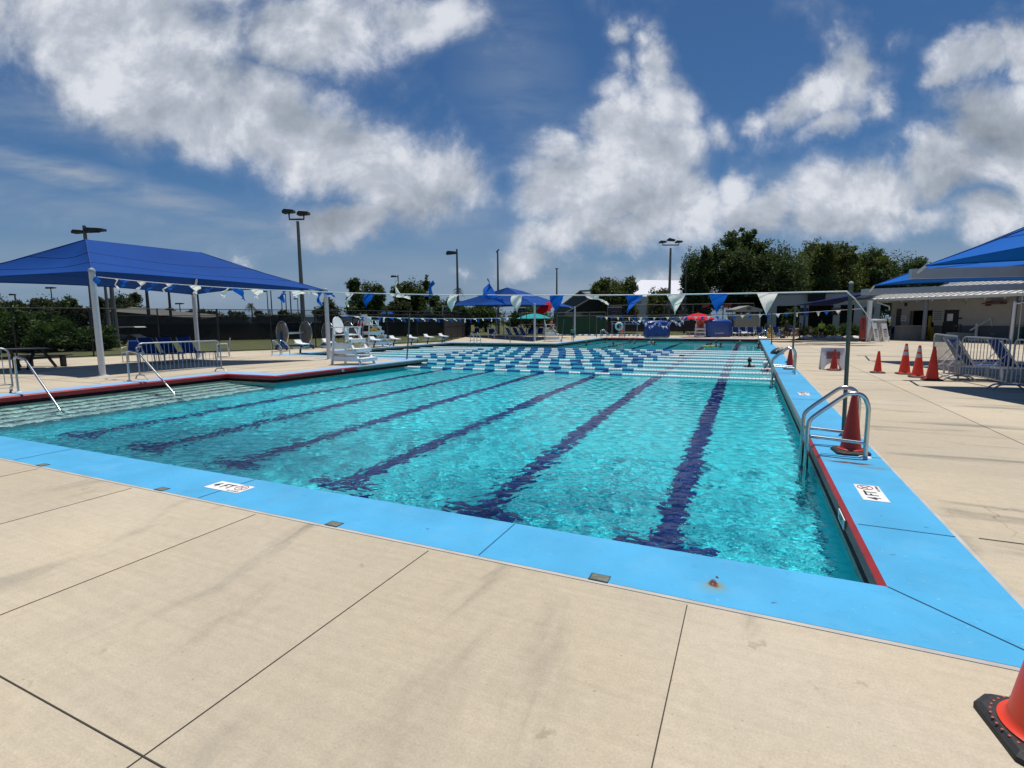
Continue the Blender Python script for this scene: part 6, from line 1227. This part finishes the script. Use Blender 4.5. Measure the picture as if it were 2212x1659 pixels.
# two dark red shade flags behind the far reel
for k,(x,y,lb_) in enumerate(((1045,565,'left small red flag in the trees behind the bright red umbrella'),(1288,560,'right small red flag in the trees above the blue covered reel'))):
    c=pd(*C4(x,y),60); o=thing('red_flag',lb_,'flag',(c.x,c.y,0),fa); B().sheet(lambda i,j:(.9*(i-.5),.1*math.sin(i*6),c.z+.35*(j-.5)+.25*(i-.5)),8,4).build('cloth',fabric('faded_red_cloth',(.35,.07,.06),.3),o,smooth='all'); B().tube([(-.45 if k==0 else .1,0,0),(-.4 if k==0 else .05,0,c.z+.1)],.03,6).build('pole',DGREY,o)
# ================= AT THE PAVILION =================
wa_=math.atan2(ed.y,ed.x)
tk=pd(*Z7(345,900),37.0); tk.z=0; o=thing('water_tank','round grey ribbed tank beside the red post at the building corner','tank',tk); B().lathe([(0,0),(.68,0),(.68,.1)]+[(.68+.012*(k%2),.2+.11*k) for k in range(11)]+[(.70,1.45),(.64,1.52),(0,1.56)],(0,0,0),32).build('tank_body',mat('grey_tank_plastic',(.34,.35,.36),.6,var=.04),o)
rp=pd(*Z7(205,900),36.0); rp.z=0; o=thing('rescue_board','tall red rescue backboard with black lettering leaning on the corner post','rescue board',rp,fa); B().ext([(-.20,0,.02),(.20,0,.02),(.20,.02,1.55),(.14,.02,1.70),(-.14,.02,1.70),(-.20,.02,1.55)],(0,.06,0)).build('board',mat('red_board',(.36,.035,.03),.5,var=.1),o); b=B()
for k in range(5): b.box((0,-.006,1.5-.16*k),(.12,.012,.08))
b.build('strap_slots',BLACK,o)
o=thing('corner_column','white square column at the left corner of the porch','column',rp+RT*.35,fa); B().box((0,0,1.4),(.22,.22,2.8)).build('shaft',WHITE,o,bev=.01); B().box((0,0,.05),(.3,.3,.1)).build('plinth',WHITE,o)
o=thing('bag','small dark bag on the deck by the corner post','bag',pd(*Z7(230,915),35.2).xy.to_3d()); B().sheet(lambda i,j:(.26*math.sin(math.pi*j)**.6*math.cos(6.283*i),.16*math.sin(math.pi*j)**.6*math.sin(6.283*i),.14-.13*math.cos(math.pi*j)),14,8).build('bag_body',mat('dark_maroon_cloth',(.03,.012,.014),.8),o,smooth='all'); B().tube([(-.1,0,.26),(0,0,.36),(.1,0,.26)],.012,6).build('handle',BLACK,o)
def aframe(label,p,rz,h=1.15,w_=.62):
    o=thing('a_frame_sign',label,'sign',p,rz,'white A-frame boards at the building corner')
    for s,nm in ((-1,'front_panel'),(1,'rear_panel')): B().ext([(-w_/2,s*.30,.0),(-w_/2+.1,s*.30,.0),(-w_/2+.12,s*.27,.09),(w_/2-.12,s*.27,.09),(w_/2-.1,s*.30,.0),(w_/2,s*.30,.0),(w_/2-.03,s*.02,h),(-w_/2+.03,s*.02,h)],(0,s*-.03,0)).build(nm,WHITE,o)
    ang_=math.atan2(.28,h); mt=Matrix.Translation((0,-.185,h*.42))@Matrix.Rotation(R(90)-ang_,4,'X')
    b=B(); b.add([mt@Vector(q) for q in ((-.2,.26,.012),(.2,.26,.012),(.2,.36,.012),(-.2,.36,.012))],[(0,1,2,3)]); b.build('red_heading',REDP,o); b=B()
    for k in range(5): b.add([mt@Vector(q) for q in ((-.2,.18-.09*k,.012),(.2-.05*(k%2),.18-.09*k,.012),(.2-.05*(k%2),.21-.09*k,.012),(-.2,.21-.09*k,.012))],[(0,1,2,3)])
    b.build('small_print',mat('grey_print',(.12,.12,.13),.7),o)
    return o
p=pd(*Z7(335,905),34.8); p.z=0; aframe('left white A-frame board with a red heading by the tank',p,fa+R(35),1.28,.72); p=pd(*Z7(455,900),35.3); p.z=0; aframe('right white A-frame board with a red heading by the tank',p,fa+R(25),1.25,.66)
p=wline(Z7(610,0)[0],1.9); c=dup(ch,p,fa+R(160),'blue armchair standing alone by the white counter'); c['group']='furniture on the porch'
p=wline(Z7(785,0)[0],1.9); o=thing('reception_counter','white counter with a paper notice in front of the dark opening','counter',p,fa+R(8)); B().box((0,0,.50),(1.6,.7,1.0)).build('counter_body',STUC,o); B().box((.1,-.05,1.02),(2.2,.95,.05)).build('counter_top',WPAINT,o,bev=.01); B().box((0,-.36,.66),(.34,.01,.42)).build('notice',mat('notice_paper',(.40,.41,.40)),o)
p=wline(Z7(1075,0)[0],2.4); o=thing('wet_floor_sign','yellow folding floor sign against the wall by the grey column','sign',p,fa); 
for s in (-1,1): B().ext([(-.2,s*.2,0),(.2,s*.2,0),(.12,0,.95),(-.12,0,.95)],(0,.02,0)).build('panel',mat('dull_yellow',(.30,.24,.03),.5),o)
o=thing('rescue_tube','yellow rescue gear hanging in the opening behind the grey column','rescue tube',wline(Z7(1045,0)[0],2.8)+Vector((0,0,1.4))); B().tube([(0,0,.35),(0,0,-.9)],.10,10).build('foam',mat('dull_yellow',(.30,.24,.03)),o,smooth=True); B().tube([(0,0,.3),(0,.1,.45)],.02,6).build('strap',BLACK,o)
# pool lift
p=wline(Z7(1700,0)[0],2.3); o=thing('pool_lift','white angled-arm pool lift against the grey wall','pool lift',p,fa)
B().box((0,0,.12),(1.2,.7,.18)).build('base',WHITE,o,bev=.02); B().bar((-.35,0,.2),(-.35,0,1.2),.1,.1,up=(1,0,0)).build('mast',WHITE,o); B().bar((-.75,0,.75),(.55,0,1.55),.08,.08,up=(0,1,0)).build('arm',WHITE,o); B().bar((.5,0,1.5),(.85,0,.55),.07,.07,up=(0,1,0)).build('arm',WHITE,o); B().box((.85,0,.5),(.45,.45,.06)).build('seat',mat('pale_blue_seat',(.25,.33,.36),.5),o)
p=wline(Z7(1500,0)[0],1.9); o=thing('hand_cart','low white cart with a black handle by the wall','cart',p,fa); B().ext([(-.95,0,.12),(.95,0,.12),(.85,0,.55),(-.75,0,.6)],(0,.6,0)).build('cart_body',mat('pale_cart_plastic',(.40,.41,.41),.5),o); B().tube(smooth_path([(-.7,.1,.55),(-.7,.1,1.15),(-.25,.1,1.15),(-.25,.1,.55)],4,.1),.03,8).build('handle',BLACK,o)
for sx in (-.7,.7): B().lathe([(0,-.03),(.11,-.03),(.11,.03),(0,.03)],(sx,-.04,.112),14,ax='y').build('wheel',RUBBER,o)
p=wline(Z7(2150,0)[0],2.2)
for k in range(2): o=thing('waste_bin',('teal','dark blue')[k]+' waste bin with a lid by the right wall','bin',p+RT*(.85*k),fa); B().lathe([(0,0),(.27,0),(.32,.95),(.34,.95),(.34,.99)],(0,0,0),20).build('bin_body',mat(('teal_bin','navy_bin')[k],((.015,.10,.11),(.015,.03,.09))[k],.5),o,smooth=True); B().lathe([(.35,.99),(.33,1.06),(0,1.1)],(0,0,0),20).build('lid',mat('bin_lid',(.25,.26,.27),.5),o,smooth=True)
# towels and clothes scattered at the foot of the hedge
rn=random.Random(12); TW=[mat('white_towel',(.68,.68,.66),.9,bump=.6,bs=14),mat('blue_grey_towel',(.22,.27,.38),.9,bump=.6,bs=14),mat('green_grey_towel',(.16,.20,.19),.9,bump=.6,bs=14)]
LB=['white towel heap farthest left at the foot of the hedge','blue-grey clothes heap by the small child at the hedge foot','green-grey heap just left of the walking person','white towel heap just right of the walking person','second white heap right of the walking person','largest white heap before the grey tank','small white heap left of the dark pole','white towel heap right of the dark pole','rounded white bag beside the red board']
for k,(x,y) in enumerate(((810,842),(990,845),(1160,845),(1250,850),(1310,845),(1400,845),(1470,855),(1640,850),(1745,850))):
    p=pz(*Z6(x,y)); p*=.98; p.z=0; ii=1 if k==1 else 2 if k==2 else 0; ph=rn.random()*6; o=thing('towel_heap',LB[k],'towel',p,rn.uniform(0,3),'towels and clothes at the foot of the hedge'); w1=rn.uniform(.35,.6)
    B().sheet(lambda i,j:(w1*(1-j)**.6*math.cos(6.283*i)*(1+.15*math.sin(18*i+ph)),.25*(1-j)**.6*math.sin(6.283*i)*(1+.15*math.sin(12*i)),.17*j**.7*(1+.2*math.sin(9*i+ph))),20,7).build('cloth',TW[ii],o,smooth='all')
# wet patches on the right deck
wet=mat('wet_concrete',(.17,.14,.12),.22,var=.2,vs=3); b=B(); rn=random.Random(3)
for (u,v,a,c_) in ((1740,738.5,2.6,.35),(1800,742.5,2.4,.3),(1762,745,1.5,.18),(1700,738,1.8,.6),(1850,746.5,1.4,.22)):
    p=pz(u,v); n=26; ph=rn.random()*6; pts=[p+RT*(a*math.cos(t)*(1+.2*math.sin(3*t+ph)))+FW*(c_*2.2*math.sin(t)*(1+.3*math.sin(5*t+ph))) for t in [2*math.pi*i/n for i in range(n)]]; b.poly([Vector((q.x,q.y,.0045)) for q in pts])
b.build('wet_patch',wet,deck)
# golf cart roof and junk beyond the grass
p=pd(*LI(640,1100),40); p.z=0; o=thing('golf_cart','parked golf cart with a pale roof in front of the windscreen fence','cart',p,fa); zt_=zat(*LI(640,915),p)
B().ext([(-1.0,-.6,zt_),(1.15,-.6,zt_),(1.0,-.6,zt_+.08),(-.9,-.6,zt_+.08)],(0,1.2,0)).build('roof',mat('pale_cart_roof',(.42,.43,.38),.5),o)
for sx in (-.8,.9):
    for sy in (-.5,.5): B().tube([(sx,sy,.6),(sx*.95,sy,zt_)],.02,6).build('roof_post',BLACK,o)
B().ext([(-1.1,-.55,.3),(1.1,-.55,.3),(1.15,-.55,.6),(.6,-.55,.85),(.2,-.55,.55),(-.1,-.55,.55),(-.2,-.55,.8),(-.9,-.55,.8)],(0,1.1,0)).build('cart_body',mat('black_cart_body',(.015,.014,.014),.4),o)
for sx in (-.75,.75):
    for sy in (-.58,.58): B().lathe([(0,-.08),(.2,-.08),(.22,0),(.2,.08),(0,.08)],(sx,sy,.222),16,ax='y').build('wheel',RUBBER,o)
p=pd(*LH(1300,1380),37); p.z=0; o=thing('pipe_pile','pale pipes and boards lying on the grass left of the big canopy post','pipes',p,fa)
for k in range(4): B().tube([(-1.3+.2*k,.1*k,.05+.05*(k%2)),(.7-.1*k,-.15*k,.08)],.045,8).build('pipe',mat('pale_pipe',(.45,.44,.40),.6),o)
B().box((1.0,0,.2),(.5,.05,.35),mtx=Matrix.Rotation(R(30),3,'Y')).build('board',WHITE,o)
